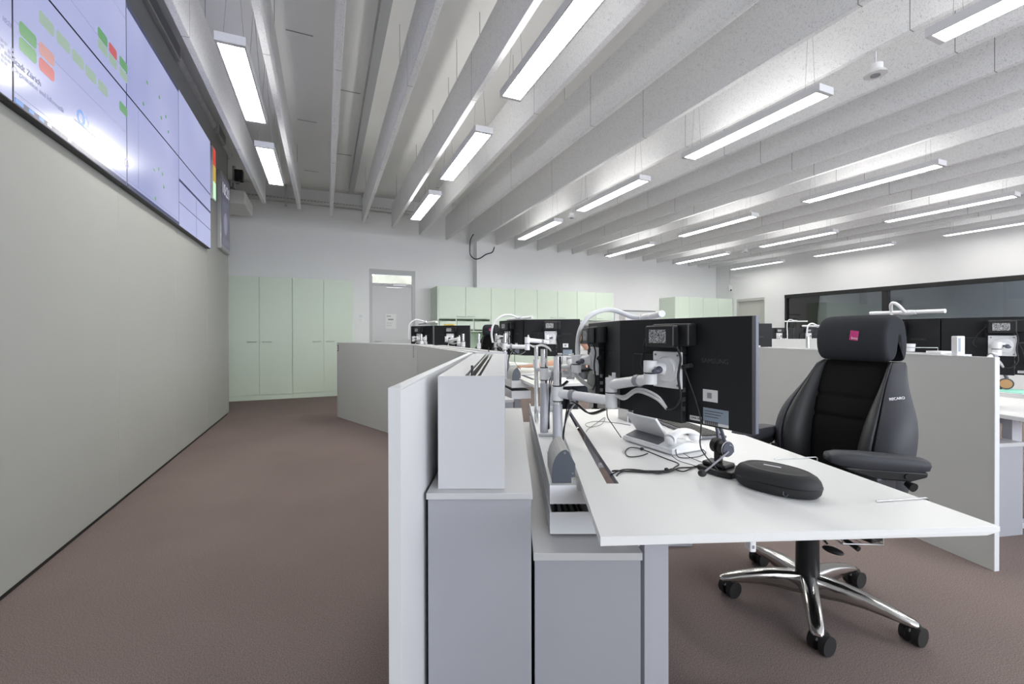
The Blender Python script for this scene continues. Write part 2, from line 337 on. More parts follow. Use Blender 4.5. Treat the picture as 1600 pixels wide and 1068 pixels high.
rs(MB().box(.44, .53, -3.9, 9.2, ZC-.13, ZC), 'trim_3', mat('ceiling_rail_grey', (.42, .43, .44), .5))
rs(MB().box(-.62, -.56, -3.9, 8.8, ZC-.05, ZC).box(.94, 1.06, -3.9, 9.2, ZC-.04, ZC), 'trim_4', 'ceil')
sl = MB()
for i_, u in enumerate((-.22, .28, .95, 1.55, 2.15)):
    for v in ((2.4, 3.8, 5.6, 7.6) if i_ % 2 else (3.0, 4.7, 6.6, 8.6)): sl.box(u-.12, u+.12, v-.006, v+.006, ZC-.004, ZC+.001)
rs(sl, 'trim_5', mat('ceiling_joint', (.30, .30, .29), .7))
ct = MB().box(-2.4, 1.95, VB-.14, VB-.13, 3.80, 3.87).box(-2.4, 1.95, VB-.02, VB-.01, 3.80, 3.87).box(-2.4, 1.95, VB-.13, VB-.02, 3.80, 3.805)
o = roomobj(ct.build('cable_tray', 'duct')); tag(o, 'perforated metal cable tray running along the top of the far wall', 'cable tray')
pf = MB()
for k in range(70): pf.box(-2.3+k*.06, -2.265+k*.06, VB-.1412, VB-.1398, 3.845, 3.853)
pf.build('slot_row', 'black', o)
MB().box(-.72, -.68, VB-.16, VB-.12, 3.70, ZC).box(.78, .83, VB-.16, VB-.12, 3.62, ZC).box(.70, .90, VB-.17, VB-.11, ZC-.06, ZC-.01).build('bracket', 'steel', o)
MB().box(.72, .77, VB-.2, VB-.15, 3.80, 4.0).build('junction_box', mat('orange_box', (.35, .16, .08), .5), o)
def duct(v0, v1, u=UL-.03, z=3.955, r=.055):
    pts = []; rr = []; v = v0
    while v < v1:
        pts += [(u, v, z), (u, v+.09, z), (u, v+.10, z), (u, v+.12, z)]; rr += [r, r, r*1.08, r*1.08]; v += .13
    return MB().tube(pts, rr, 14)
for a, b, w in ((-3.9, 4.22, 'nearest'), (5.27, 6.78, 'middle'), (7.38, 7.85, 'farthest')):
    o = roomobj(duct(a, b).build('spiral_duct', 'duct')); tag(o, 'pale spiral ventilation duct along the top of the video wall, %s section' % w, 'duct', 'ventilation ducts above the video wall')
for v0, v1, l in ((4.35, 5.25, 'nearer'), (6.9, 7.35, 'farther')):
    g = roomobj(MB().box(UL-.10, UL+.04, v0, v1, 3.885, 4.03).build('vent_grille', 'duct', bevel=.006)); tag(g, l+' grey slotted air vent on top of the video wall', 'vent', 'air vents above the video wall')
    s_ = MB()
    for k in range(7): s_.box(UL+.036, UL+.042, v0+.03, v1-.03, 3.90+k*.017, 3.911+k*.017)
    s_.build('louvre', 'vent', g)
g = empty('ventilation_unit', room(-1.5, 8.75, 0), YAW, 'grey ventilation box with pipes and valves under the ceiling behind the video wall', 'ventilation unit')
MB().box(-.35, .28, -.35, .5, 3.36, 3.58).build('casing', 'ceil', g, bevel=.02)
p = MB().cyl((-.02, -.3, 3.58), (-.02, -.3, ZC-.05), .05).cyl((.12, -.3, 3.6), (.12, -.3, 3.98), .025).cyl((-.16, -.25, 3.6), (-.16, -.25, 3.95), .03).cyl((-.2, -.3, 3.72), (.2, -.3, 3.72), .03)
p.build('pipe', 'steel', g)
MB().box(.13, .25, -.36, -.24, 3.74, 3.92).build('valve_actuator', 'dark', g, bevel=.005)
MB().box(-.1, .1, -.4, -.3, 3.60, 3.72).build('valve_body', 'steel', g, bevel=.01)
# pendant lamps
LW = .165
def pend(u0, v0, v1, label, z=2.98, em=None, up=None):
    t = empty('pendant_lamp', room(u0, v0, z), YAW, label, 'lamp', 'linear pendant lamps under the baffles')
    L = v1-v0
    MB().box(-LW/2, -LW/2+.011, 0, L, 0, .055).box(LW/2-.011, LW/2, 0, L, 0, .055).box(-LW/2+.011, LW/2-.011, 0, .03, 0, .055).box(-LW/2+.011, LW/2-.011, L-.03, L, 0, .055).box(-LW/2+.011, LW/2-.011, .03, L-.03, .045, .055).build('housing', 'lampbody', t)
    MB().box(-LW/2+.011, LW/2-.011, .03, L-.03, .006, .012).build('diffuser', em or lamp_emit, t)
    MB().box(-LW/2+.02, LW/2-.02, .06, L-.06, .0551, .057).build('uplight', up or lamp_up, t)
    for y in (.12, L-.12):
        MB().cyl((-.06, y, .055), (0, y, .9), .0016, n=5).cyl((.06, y, .055), (0, y, .9), .0016, n=5).cyl((0, y, .9), (0, y, ZC-z-.001), .004, n=6).build('suspension_cable', 'steel', t)
    return t
rows = [(-.53, [(3.13, 4.24), (4.75, 5.91)], 'row beside the video wall'), (1.30, [(1.85, 3.06), (3.64, 4.97), (5.51, 6.88)], 'second row from the video wall'),
        (3.42, [(.2, 1.44), (2.05, 3.40), (4.04, 5.46), (6.08, 7.55)], 'third row from the video wall'), (6.03, [(.45, 1.8), (2.45, 3.91), (4.64, 6.17), (6.9, 8.43)], 'fourth row from the video wall'),
        (8.30, [(.5, 1.9), (2.62, 4.09), (4.82, 6.28), (7.05, 8.60)], 'fifth row from the video wall'), (10.35, [(2.7, 4.2), (4.94, 6.48), (7.22, 8.70)], 'row along the window wall')]
for u, L, nm in rows:
    names = {2: ['nearer', 'farther'], 3: ['nearest', 'middle', 'farthest'], 4: ['nearest', 'second nearest', 'second farthest', 'farthest']}[len(L)]
    for (a, b), w in zip(L, names):
        if u == 3.42 and a < 1: pend(u, a+.0, b, 'linear pendant lamp, %s of the %s' % (w, nm))
        else: pend(u, a, b, 'linear pendant lamp, %s of the %s' % (w, nm), 2.98 if u < 10 else 2.955, *((lamp_emit_dim, lamp_up_dim) if u > 10 else (lamp_emit, lamp_up_soft) if u < 0 else ()))
for (x, y), w in (((1368, 112), 'near the upper right lamps'), ((1164, 392), 'near the far right corner'), ((893, 338), 'above the middle of the room')):
    # hang them between the baffles
    d_ = ray(x, y); P_ = CAMP + d_*((3.12-CH)/d_.z)
    t = empty('motion_sensor', P_, YAW, 'white round ceiling motion sensor hanging '+w, 'sensor', 'motion sensors among the baffles')
    MB().cyl((0, 0, 0), (0, 0, .05), .045).cyl((0, 0, -.025), (0, 0, 0), .075, .06, n=8).build('sensor_head', 'white', t, bevel=.004)
    MB().cyl((0, 0, -.032), (0, 0, -.025), .03).build('lens', 'strap', t)
    MB().cyl((0, 0, .05), (0, 0, ZC-3.12), .006, n=8).build('stem', 'lampbody', t)
o = roomobj(MB().tube(smooth_path([(3.02, 9.2, 3.40), (3.0, 9.35, 3.3), (3.0, 9.4, 3.1), (3.02, 9.42, 2.98), (3.12, 9.42, 2.90), (3.25, 9.42, 2.92), (3.4, 9.42, 3.02), (3.55, 9.42, 3.08), (3.6, 9.42, 3.2)]), .012).build('hanging_cable', 'cable')); tag(o, 'black cable loop hanging at the top of the wall column', 'cable')
t = empty('pull_switch', room(10.76, 9.1, 0), YAW, 'grey cable with a small hanging sensor in the far right corner', 'sensor')
MB().cyl((0, 0, 2.62), (0, 0, ZC), .006, n=6).build('wire', 'steel', t); MB().box(-.05, .05, -.04, .04, 2.42, 2.58).build('body', 'lampbody', t, bevel=.01); MB().cyl((0, -.05, 2.44), (0, .0, 2.44), .025).build('lens', 'dark', t)
# ------------------------------------------------------------------ video wall
VC = [1.46, 2.69, 3.915, 5.11, 6.365]; VZ = [2.243, 2.905, 3.562]
names = [['lower nearest', 'upper nearest'], ['lower, with the coat-of-arms lettering', 'upper, with the tile rows'], ['lower, with the map', 'upper, with the map'], ['lower farthest, split into four windows', 'upper farthest']]
screens = {}
for c in range(4):
    for r in range(2):
        a, b, z0, z1 = VC[c]+.002, VC[c+1]-.002, VZ[r]+.002, VZ[r+1]-.002
        t = roomobj(MB().box(UL+.001, UL+.05, a, b, z0, z1).build('display_panel', 'dark')); tag(t, 'large video wall display, '+names[c][r], 'display', 'displays of the video wall')
        s_ = MB().box(UL+.05, UL+.0515, a+.005, b-.005, z0+.005, z1-.005).build('screen', 'scr_map' if c == 2 else 'scr', t); screens[(c, r)] = t
def gfx(c, r, name, m_, quads, d=.0518):
    mb = MB()
    for v0, v1, z0, z1 in quads: mb.box(UL+d, UL+d+.0006, v0, v1, z0, z1)
    return mb.build(name, m_, screens[(c, r)])
def vz(x, y):      # a point on the video wall
    d = ray(x, y); P = CAMP + d*((UL+.052)/d.dot(B)); return P.dot(A), P.z
# tiles (v, z) from the photo
def tile_rects(L, w=.10, h=.055):
    out = []
    for x, y, ww in L:
        v, z = vz(x, y)
        out.append((v-w*ww/2, v+w*ww/2, z-h/2, z+h/2))
    return out
def rounded(c, r, name, m_, L, w, h):
    mb = MB()
    for v0, v1, z0, z1 in tile_rects(L, w, h):
        rr = .012; poly = [(v0+rr, z0), (v1-rr, z0), (v1, z0+rr), (v1, z1-rr), (v1-rr, z1), (v0+rr, z1), (v0, z1-rr), (v0, z0+rr)]
        mb.prism(poly, UL+.0518, UL+.0524, 'x')
    return mb.build(name, m_, screens[(c, r)])
rounded(1, 0, 'status_tile', 'g_green', [(44, 55, 1), (44, 79, 1)], .13, .065)
rounded(1, 0, 'status_tile', 'g_red', [(73.5, 109, 1)], .13, .065)
rounded(1, 0, 'status_tile', 'g_pink', [(73.5, 85, 1)], .13, .065)
rounded(1, 0, 'status_tile', 'g_pale', [(73, 37, 1), (99, 66, 1), (122, 93, 1), (142, 117, 1), (161, 138, 1)], .13, .065)
rounded(1, 1, 'status_tile', 'g_green', [(160.5, 58, 1)], .13, .065)
rounded(1, 1, 'status_tile', 'g_red', [(176.5, 80, .9)], .13, .065)
rounded(1, 1, 'status_tile', 'g_pale', [(160.5, 75, 1), (176.5, 96, .9)], .13, .065)
rounded(2, 1, 'status_tile', 'g_green', [(193, 101, 1)], .13, .065)
rounded(2, 1, 'status_tile', 'g_pale', [(193, 117, 1)], .13, .065)
rounded(2, 0, 'status_tile', 'g_green', [(193, 170.5, 1)], .13, .065)
gfx(1, 0, 'task_bar', 'g_dark', [(2.70, 3.90, 2.25, 2.275)]); gfx(2, 0, 'task_bar', 'g_dark', [(3.92, 5.10, 2.25, 2.275)])
gfx(1, 0, 'task_icon', 'g_blue', [(2.70, 2.76, 2.252, 2.273), (2.80, 2.84, 2.255, 2.272), (2.88, 2.92, 2.255, 2.272)], .0526)
gfx(1, 0, 'task_icon', 'g_white', [(2.95, 2.985, 2.256, 2.271), (3.14, 3.17, 2.256, 2.271)], .0526)
gfx(1, 0, 'table_line', 'g_line', [(2.70, 3.90, 2.297, 2.299), (2.70, 3.90, 2.62, 2.622)]); gfx(2, 0, 'table_line', 'g_line', [(3.92, 5.10, 2.297, 2.299), (4.12, 4.122, 2.30, 2.90)])
gfx(3, 0, 'window_border', 'g_dark', [(5.115, 6.36, 2.47, 2.478), (5.115, 6.36, 2.675, 2.70), (5.72, 5.726, 2.25, 2.67)]); gfx(2, 1, 'title_bar', 'g_dark', [(3.92, 5.10, 3.52, 3.555)])
gfx(1, 1, 'table_line', 'g_line', [(2.70, 3.90, 3.42, 3.422), (2.70, 3.90, 3.05, 3.052)])
def wall_text(s, size, x, y, name, m_, c, r):
    v, z = vz(x, y); text_part(s, size, Matrix(((0, 0, 1, UL+.0526), (1, 0, 0, v), (0, 1, 0, z), (0, 0, 0, 1))), name, m_, screens[(c, r)], .0003, 'LEFT')
wall_text('Stadt Zürich', .042, 20, 93, 'lettering', 'g_dark', 1, 0); wall_text('Organisation und Informatik', .036, 20, 106, 'lettering', 'g_line', 1, 0)
wall_text('10:21', .03, 3, 27, 'lettering', 'g_line', 1, 0)
v, z = vz(9, 84); q = []
for i in range(5):
    for j in range(5):
        if (i*3+j*5) % 4 != 1: q.append((v-.05+i*.022, v-.034+i*.022, z-.05+j*.022, z-.036+j*.022))
gfx(1, 0, 'crest', 'g_line', q)
def wall_ring(x, y, r, m_, c, rr):
    v, z = vz(x, y); mb = MB(); n = 20
    rings = [[(UL+.0522, v+q*math.cos(2*math.pi*i/n), z+q*math.sin(2*math.pi*i/n)) for i in range(n)] for q in (r, r*.6)]
    mb.loft(rings, caps=False, smooth=False); return mb.build('ring_symbol', m_, screens[(c, rr)])
wall_ring(126.5, 184, .045, 'g_blue', 1, 0); wall_ring(134, 191, .04, glow('graphic_pale_blue', (.35, .50, .85), .75), 1, 0); wall_ring(198, 255, .035, 'g_violet', 2, 0)
v, z = vz(133, 200); gfx(1, 0, 'underline', 'g_dark', [(v-.12, v+.13, z-.004, z)])
pins = [(230, 129), (249, 152), (224, 162), (252, 184), (259, 182), (263, 206)]
rounded(2, 1, 'map_pin', 'g_green', [(x, y, .35) for x, y in pins], .10, .03)
rounded(2, 0, 'map_pin', 'g_green', [(x, y, .35) for x, y in ((254, 272), (256, 292), (243, 310), (241, 265), (248, 264))], .10, .03)
# tri-colour status light, signage display
t = empty('status_light', room(UL, 6.68, 0), YAW, 'vertical red, amber and green status light beside the video wall', 'status light')
MB().box(0, .03, -.075, .075, 2.93, 3.60).build('housing', 'white', t, bevel=.003)
for z0, z1, m_ in ((3.37, 3.585, 'g_red2'), (3.16, 3.365, 'g_yellow'), (2.945, 3.155, 'g_mint')): MB().box(.03, .034, -.065, .065, z0, z1).build('lens', m_, t)
t = empty('information_display', room(UL, 7.275, 0), YAW, 'portrait dark information display on the end of the video wall', 'display')
MB().box(0, .045, -.30, .30, 2.37, 3.43).build('frame', 'steel', t, bevel=.003)
MB().box(.045, .047, -.275, .275, 2.43, 3.39).build('screen', 'signage', t)
text_part('10:21', .22, Matrix(((0, 0, 1, .0475), (1, 0, 0, -.22), (0, 1, 0, 3.22), (0, 0, 0, 1))), 'lettering', 'g_white', t, .0003, 'LEFT')
q = MB()
for k in range(4): q.box(.0474, .048, -.2, .2-.05*k, 3.05-.03*k, 3.058-.03*k)
for k in range(3): q.box(.0474, .048, -.2, .22, 2.52-.03*k, 2.527-.03*k)
q.prism([(-.08, 2.62), (.02, 2.60), (.10, 2.68), (.12, 2.80), (.04, 2.92), (-.06, 2.9), (-.13, 2.82), (-.12, 2.7)], .0474, .0478, 'x')
q.build('graphic', glow('signage_grey', (.25, .26, .38), .6), t)
# ------------------------------------------------------------------ green cupboards
def handle(mb, u, z, w=.14, y=0): mb.tube([(u-w/2, y, z), (u-w/2, y-.03, z), (u+w/2, y-.03, z), (u+w/2, y, z)], .005, 6); return mb
VF = 9.09
def cupboard_unit(u0, u1, zb, zt, label, hz, sides, name='cupboard', plinth=True, depth=None):
    t = empty(name, room(u0, VF, 0), YAW, label, 'cupboard'); W = u1-u0; dp = VB-VF-.004
    MB().box(0, W, .02, dp, zb, zt).build('body', 'green', t)
    if plinth: MB().box(0, W, .0, .02, 0, .085).build('plinth', 'green', t)
    n = len(sides); w = W/n
    for k, sd in enumerate(sides):
        z0 = (zb if not plinth else .09)
        d = MB().box(k*w+.003, (k+1)*w-.003, 0, .019, z0+.003, zt-.003).build('door', 'green', t, bevel=.0015)
        if hz: handle(MB(), (k+1)*w-.12 if sd == 'r' else k*w+.12, hz).build('handle', 'steel', d)
    return t
GE = [-1.64, -1.10, -.565, -.03, .505]
cupboard_unit(-1.64, -.568, 0, 2.245, 'tall pale green cupboard with two doors in the corner by the video wall', 1.06, 'rl')
cupboard_unit(-.565, .505, 0, 2.245, 'tall pale green cupboard with two doors beside the wall switches', 1.06, 'rl')
CU = [2.21, 2.80, 3.40, 3.98, 4.54, 5.09, 5.62, 6.16, 6.70]
ZT2 = 2.215
# mail box unit
t = empty('mailbox_cupboard', room(CU[0]-.03, VF, 0), YAW, 'pale green cupboard with two doors above three letter flaps, left end of the wall row', 'cupboard'); W = CU[2]-CU[0]+.03
MB().box(0, .03, 0, .6, 0, ZT2).box(W-.02, W, .02, .6, 0, ZT2).box(.03, W-.02, .02, .6, ZT2-.02, ZT2).box(.03, W-.02, .58, .6, 0, ZT2-.02).box(.03, W-.02, .02, .58, 1.52, 1.54).box(.03, W-.02, .02, .58, 1.24, 1.26).box(.03, W-.02, .02, .58, 0, .72).build('body', 'green', t)
for k in range(2):
    x0 = .03+k*(W-.03)/2; x1 = x0+(W-.03)/2
    d = MB().box(x0+.003, x1-.003, 0, .019, 1.535, ZT2-.003).build('door', 'green', t, bevel=.0015); handle(MB(), x1-.12 if k == 0 else x0+.12, 1.575, .17).build('handle', 'steel', d)
for k in range(3):
    x0 = .03+k*(W-.05)/3; x1 = x0+(W-.05)/3
    d = MB().box(x0+.015, x1-.015, .0, .02, 1.29, 1.47).build('letter_flap', 'green', t, bevel=.002); MB().cyl(((x1-.08), -.006, 1.40), (x1-.08, 0, 1.40), .012, n=10).build('lock', 'steel', d)
    MB().box(x1-.012, x1+.008, .02, .5, 1.26, 1.52).build('divider', 'green', t)
def upper(u0, u1, label, hz, sides):
    t = cupboard_unit(u0, u1, 1.52, ZT2, label, hz, sides, plinth=False)
    return t
cupboard_unit(CU[2], CU[4], 0, ZT2, 'tall pale green cupboard with plain doors below the wall column', None, 'rl')
upper(CU[4], CU[6], 'pale green wall cupboard with two doors in the middle of the row', 1.575, 'rl')
upper(CU[6], CU[8], 'pale green wall cupboard with two doors at the right end of the row', 1.575, 'rl')
t = empty('base_cupboard', room(CU[4], VF, 0), YAW, 'pale green base cupboard run below the wall cupboards on the far wall', 'cupboard')
MB().box(0, CU[8]-CU[4], .0, .6, .08, .9).build('body', 'green', t); MB().box(-.0, CU[8]-CU[4], -.02, .6, .9, .93).build('worktop', 'desk', t)
CX = [8.70, 9.22, 9.72, 10.22, 10.86]
for a, b, l in ((8.70, 9.72, 'tall pale green cupboard, left of the pair in the far right corner'), (9.722, 10.87, 'tall pale green cupboard, right of the pair in the far right corner')):
    cupboard_unit(a, b, 0, 2.19, l, 1.0, 'rl')
t = empty('whiteboard', room(7.15, VB-.03, 0), YAW, 'white board with a diagram on the far wall between the green cupboards', 'whiteboard')
MB().box(0, 1.35, 0, .025, 1.0, 1.80).build('board', 'white', t); MB().box(-.02, 1.37, -.02, .03, 1.80, 1.83).build('rail', 'strap', t)
MB().box(.15, .35, -.004, -.001, 1.35, 1.70).box(.45, 1.1, -.004, -.001, 1.66, 1.70).build('diagram', mat('faint_ink', (.5, .48, .48), .6), t)
#PART2
# ------------------------------------------------------------------ consoles: frames of the curved banks (local x towards the user, local y along the bank)
class Fr:
    def __init__(s, ox, oy, rot, lx=-.27, ly=1.0):      # local (lx, ly) lands on world (ox, oy)
        s.r = rot; c, n = math.cos(rot), math.sin(rot); s.o = (ox-(c*lx-n*ly), oy-(n*lx+c*ly))
    def P(s, x, y, z=0): c, n = math.cos(s.r), math.sin(s.r); return Vector((s.o[0]+c*x-n*y, s.o[1]+n*x+c*y, z))
F1 = Fr(-.27, 1.0, 0)
F2 = Fr(-.27, 2.835, R(21.3)); F3 = Fr(-1.05, 4.83, R(44.8))
BR = R(9.4)
G1 = Fr(2.437, 2.187, BR); _e = G1.P(-.27, 2.86); G2 = Fr(_e.x, _e.y, BR+R(21.3)); _e2 = G2.P(-.27, 3.14); G3 = Fr(_e2.x, _e2.y, BR+R(44.8))
def partition(F, L, label, y0=1.0):
    t = empty('partition_panel', F.P(-.27, y0), F.r, label, 'partition', 'low partition panels of the consoles')
    MB().box(-.0125, .0125, .002, L, .0, 1.073).build('panel_core', 'part_face', t)
    MB().box(.0126, .0145, .002, L, .0, 1.071).build('inner_face', 'part_face_in', t)
    MB().box(-.0145, .0145, -.002, .002, 0, 1.076).box(-.0145, .0145, .002, L, 1.073, 1.076).build('edge_band', 'part_edge', t)
    return t
p1 = partition(F1, 1.83, 'low grey partition panel, nearest one, standing by the carpet aisle')
p2 = partition(F2, 2.14, 'low grey partition panel, middle one of the angled row at the left')
p3 = partition(F3, 2.10, 'low grey partition panel with the number 3, farthest of the left row')
text_part('3', .13, basis((-.0151, 2.06, .99), (0, -1, 0), (0, 0, 1)), 'number', 'ink', p3)
sm = MB()
for k in range(6): sm.box(-.0152, -.0147, .05, .068, 1.045-k*.022, 1.058-k*.022)
sm.build('small_lettering', 'greyink', p3)
p4 = partition(G1, 1.86, 'low grey partition panel behind the black swivel chair')
p5 = partition(G2, 2.14, 'low grey partition panel hidden behind the monitors, continuing the chair row')
def tall_cabinet(F, label, y0=1.24, y1=2.66, x0=-.246, x1=.058, h=.745):
    t = empty('storage_cabinet', F.P(x0, y0), F.r, label, 'cabinet', 'grey cabinets of the consoles'); W, L = x1-x0, y1-y0
    MB().box(.004, W-.004, .006, L, 0.0, h-.019).build('body', 'grey_cab', t, bevel=.001)
    MB().box(0, W, 0, L, h-.018, h).build('top_panel', 'grey_top', t, bevel=.001)
    return t
def low_cabinet(F, label, y0=1.285, y1=2.62, x0=.062, x1=.385, h=.55):
    t = empty('low_cabinet', F.P(x0, y0), F.r, label, 'cabinet', 'grey cabinets of the consoles'); W, L = x1-x0, y1-y0
    MB().box(.004, W-.004, .006, L, 0.0, h-.023).build('body', 'grey_cab', t, bevel=.001)
    MB().box(0, W, 0, L, h-.022, h).build('top_panel', 'grey_top', t, bevel=.001)
    return t
def top_box(F, label, y0=1.272, y1=2.69, z0=.745, z1=1.076, sk=True):
    t = empty('raised_box', F.P(0, 0), F.r, label, 'box', 'white grey boxes on the cabinets')
    def X(x, y): return x + (-.022*(y-y0)/(y1-y0) if sk else 0)
    def q(xa, xb, ya, yb, za, zb): return [(X(xa, ya), ya), (X(xb, ya), ya), (X(xb, yb), yb), (X(xa, yb), yb)], za, zb
    b = MB(); b.prism(*q(-.217, -.022, y0, y1, z0+.001, z1-.05))
    b.prism(*q(-.217, -.140, y0, y1, z1-.05, z1)).prism(*q(-.092, -.022, y0, y1, z1-.05, z1)).prism(*q(-.140, -.092, y0, y0+.012, z1-.05, z1))
    b.build('casing', 'white_box', t)
    MB().prism(*q(-.128, -.124, y0+.02, y1, z1-.05, z1+.002)).build('slot_rail', 'steel', t)
    MB().prism(*q(-.111, -.104, y0+.02, y1, z1-.05, z1-.004)).build('slot_rail', 'steel', t)
    MB().cyl((-.119, y0+.02, z1-.05), (-.119, y0+.02, z1+.03), .0035, n=8).build('black_pin', 'dark', t)
    return t
tall_cabinet(F1, 'tall grey cabinet carrying the white box, nearest to the viewer'); low_cabinet(F1, 'low grey cabinet under the near edge of the front desk', y1=3.2)
top_box(F1, 'tall white-grey box on the nearest cabinet beside the near partition')
tall_cabinet(F2, 'tall grey cabinet behind the middle left partition', 1.06, 2.95); top_box(F2, 'white-grey box on the cabinet behind the middle left partition', 1.06, 2.95, sk=False)
tall_cabinet(F3, 'tall grey cabinet behind the partition with number 3', 1.06, 2.95); top_box(F3, 'white-grey box behind the partition with number 3', 1.06, 2.95, sk=False)
tall_cabinet(G1, 'tall grey cabinet behind the partition at the swivel chair'); top_box(G1, 'white-grey box behind the partition at the swivel chair')
low_cabinet(G1, 'low grey cabinet under the desk at the right edge')
tall_cabinet(G2, 'tall grey cabinet of the far part of the right console', 1.06, 2.95); top_box(G2, 'white-grey box of the far part of the right console', 1.06, 2.95, sk=False)
# desks
def desk(F, label, z=.72, cham=True):
    t = empty('console_desk', F.P(.6, 1.9), F.r, label, 'desk', 'white trapezoid console desks')
    def L(x, y): return (x-.6, y-1.9)
    th = .022
    # top with a real cable slot: ring of quads around it
    outer = [(.208, 1.026), (1.208, 1.076), (1.01, 2.76), (.273, 2.76)]; slot = [(.302, 1.39), (.341, 1.39), (.361, 2.70), (.341, 2.70)]
    mb = MB(); v = []
    for zz in (z, z-th):
        for k, (x, y) in enumerate(outer):
            if zz < z and k == 1: x, y = x-.032, y+.0
            if zz < z and k == 2: x -= .032
            v.append((*L(x, y), zz))
        for x, y in slot: v.append((*L(x, y), zz))
    f = []
    for k in range(4):
        j = (k+1) % 4; f.append((k, j, 4+j, 4+k)); f.append((8+j, 8+k, 12+k, 12+j)); 
    mb.add(v, f)
    # side band: vertical 8 mm then chamfer on the user's side
    lip = .012; w = []
    for k, (x, y) in enumerate(outer): w.append((*L(x, y), z)); 
    for k, (x, y) in enumerate(outer): w.append((*L(x, y), z-lip if k in (1, 2) else z-th))
    for k in range(4): w.append(v[8+k])
    g = []
    for k in range(4):
        j = (k+1) % 4; g.append((k+4, j+4, j, k)); g.append((k+8, j+8, j+4, k+4))
    mb.add(w, g)
    top = mb.build('tabletop', 'desk', t)
    sb = MB()
    s_ = [(*L(x, y), z) for x, y in slot]+[(*L(x, y), z-th) for x, y in slot]
    sb.add(s_, [(k, (k+1) % 4, 4+(k+1) % 4, 4+k) for k in range(4)]); sb.build('slot_edge', 'strap', top)
    lx = [(.413, 1.36), (.413, 2.45)]
    for x, y in lx:
        a, b = L(x, y)
        lg = MB().box(a, a+.076, b, b+.05, .03, z-.052).box(a, a+.6, b-.005, b+.055, .0, .03).build('leg', 'leg', t, bevel=.002)
        MB().box(a+.006, a+.068, b+.006, b+.044, z-.052, z-th-.001).build('inner_tube', 'leg', lg, bevel=.002)
        sc_ = MB()
        for dx in (.018, .056): sc_.cyl((a+dx, b-.001, z-.065), (a+dx, b+.001, z-.065), .0025, n=8).cyl((a+dx, b+.005, z-.035), (a+dx, b+.007, z-.035), .0025, n=8)
        sc_.build('screw', 'greyink', lg)
    a, b = L(.45, 1.41); MB().box(a, a+.04, b, b+1.04, z-.09, z-.035).build('cross_beam', 'leg', t)
    return t
def tray(F, label, z=.72, y0=1.39, y1=3.02):
    t = empty('cable_trough', F.P(.12, y0), F.r, label, 'cable trough', 'white cable troughs behind the desks'); L = y1-y0; W = .165
    for nm, zt, h in (('upper_trough', z-.005, .06), ('lower_trough', z-.091, .07)):
        q = MB().box(0, .006, 0, L, zt-h, zt).box(W, W+.006, 0, L, zt-h, min(zt, z-.024)).box(.006, W, 0, .006, zt-h, min(zt, z-.024)).box(.006, W, L-.006, L, zt-h, min(zt, z-.024)).box(.006, .085, 0, .006, min(zt, z-.024), zt).box(.006, W, .006, L-.006, zt-h, zt-h+.004)
        q.build(nm, 'tray', t)
    cb = MB()
    for k in range(5): cb.tube(smooth_path([(.03+.025*k, .03, z-.150+.01*(k % 2)), (.05+.015*k, L*.4, z-.145), (.03+.02*k, L-.03, z-.15)]), .006, 6)
    cb.build('loose_cables', 'cable', t); t.children[-1]['kind'] = 'stuff'
    return t
desk(F1, 'white console desk nearest to the viewer, with phone, headset and black case on it'); tray(F1, 'white double cable trough along the back of the nearest desk')
D2 = Fr(.17, 3.39, R(14), .208, 1.026); D3 = Fr(-.42, 5.15, R(38), .208, 1.026)
desk(D2, 'raised white console desk where the person works behind the front monitors', .80); tray(D2, 'white cable trough of the raised desk where the person works', .80, 1.39, 2.9)
desk(D3, 'farthest white console desk of the left bank, behind the partition with number 3', .80); tray(D3, 'white cable trough of the farthest desk of the left bank', .80, 1.39, 2.9)
E1 = Fr(*(G1.P(.208, 1.026).xy), BR, .208, 1.026)
desk(E1, 'white console desk at the right edge beyond the grey partition'); tray(E1, 'white cable trough of the desk at the right edge')
_g = G2.P(.208, 1.4); E2 = Fr(_g.x, _g.y, BR+R(14), .208, 1.026)
desk(E2, 'white console desk behind the chair partition, farther part of the right bank', .72); tray(E2, 'white cable trough of the farther right bank desk')
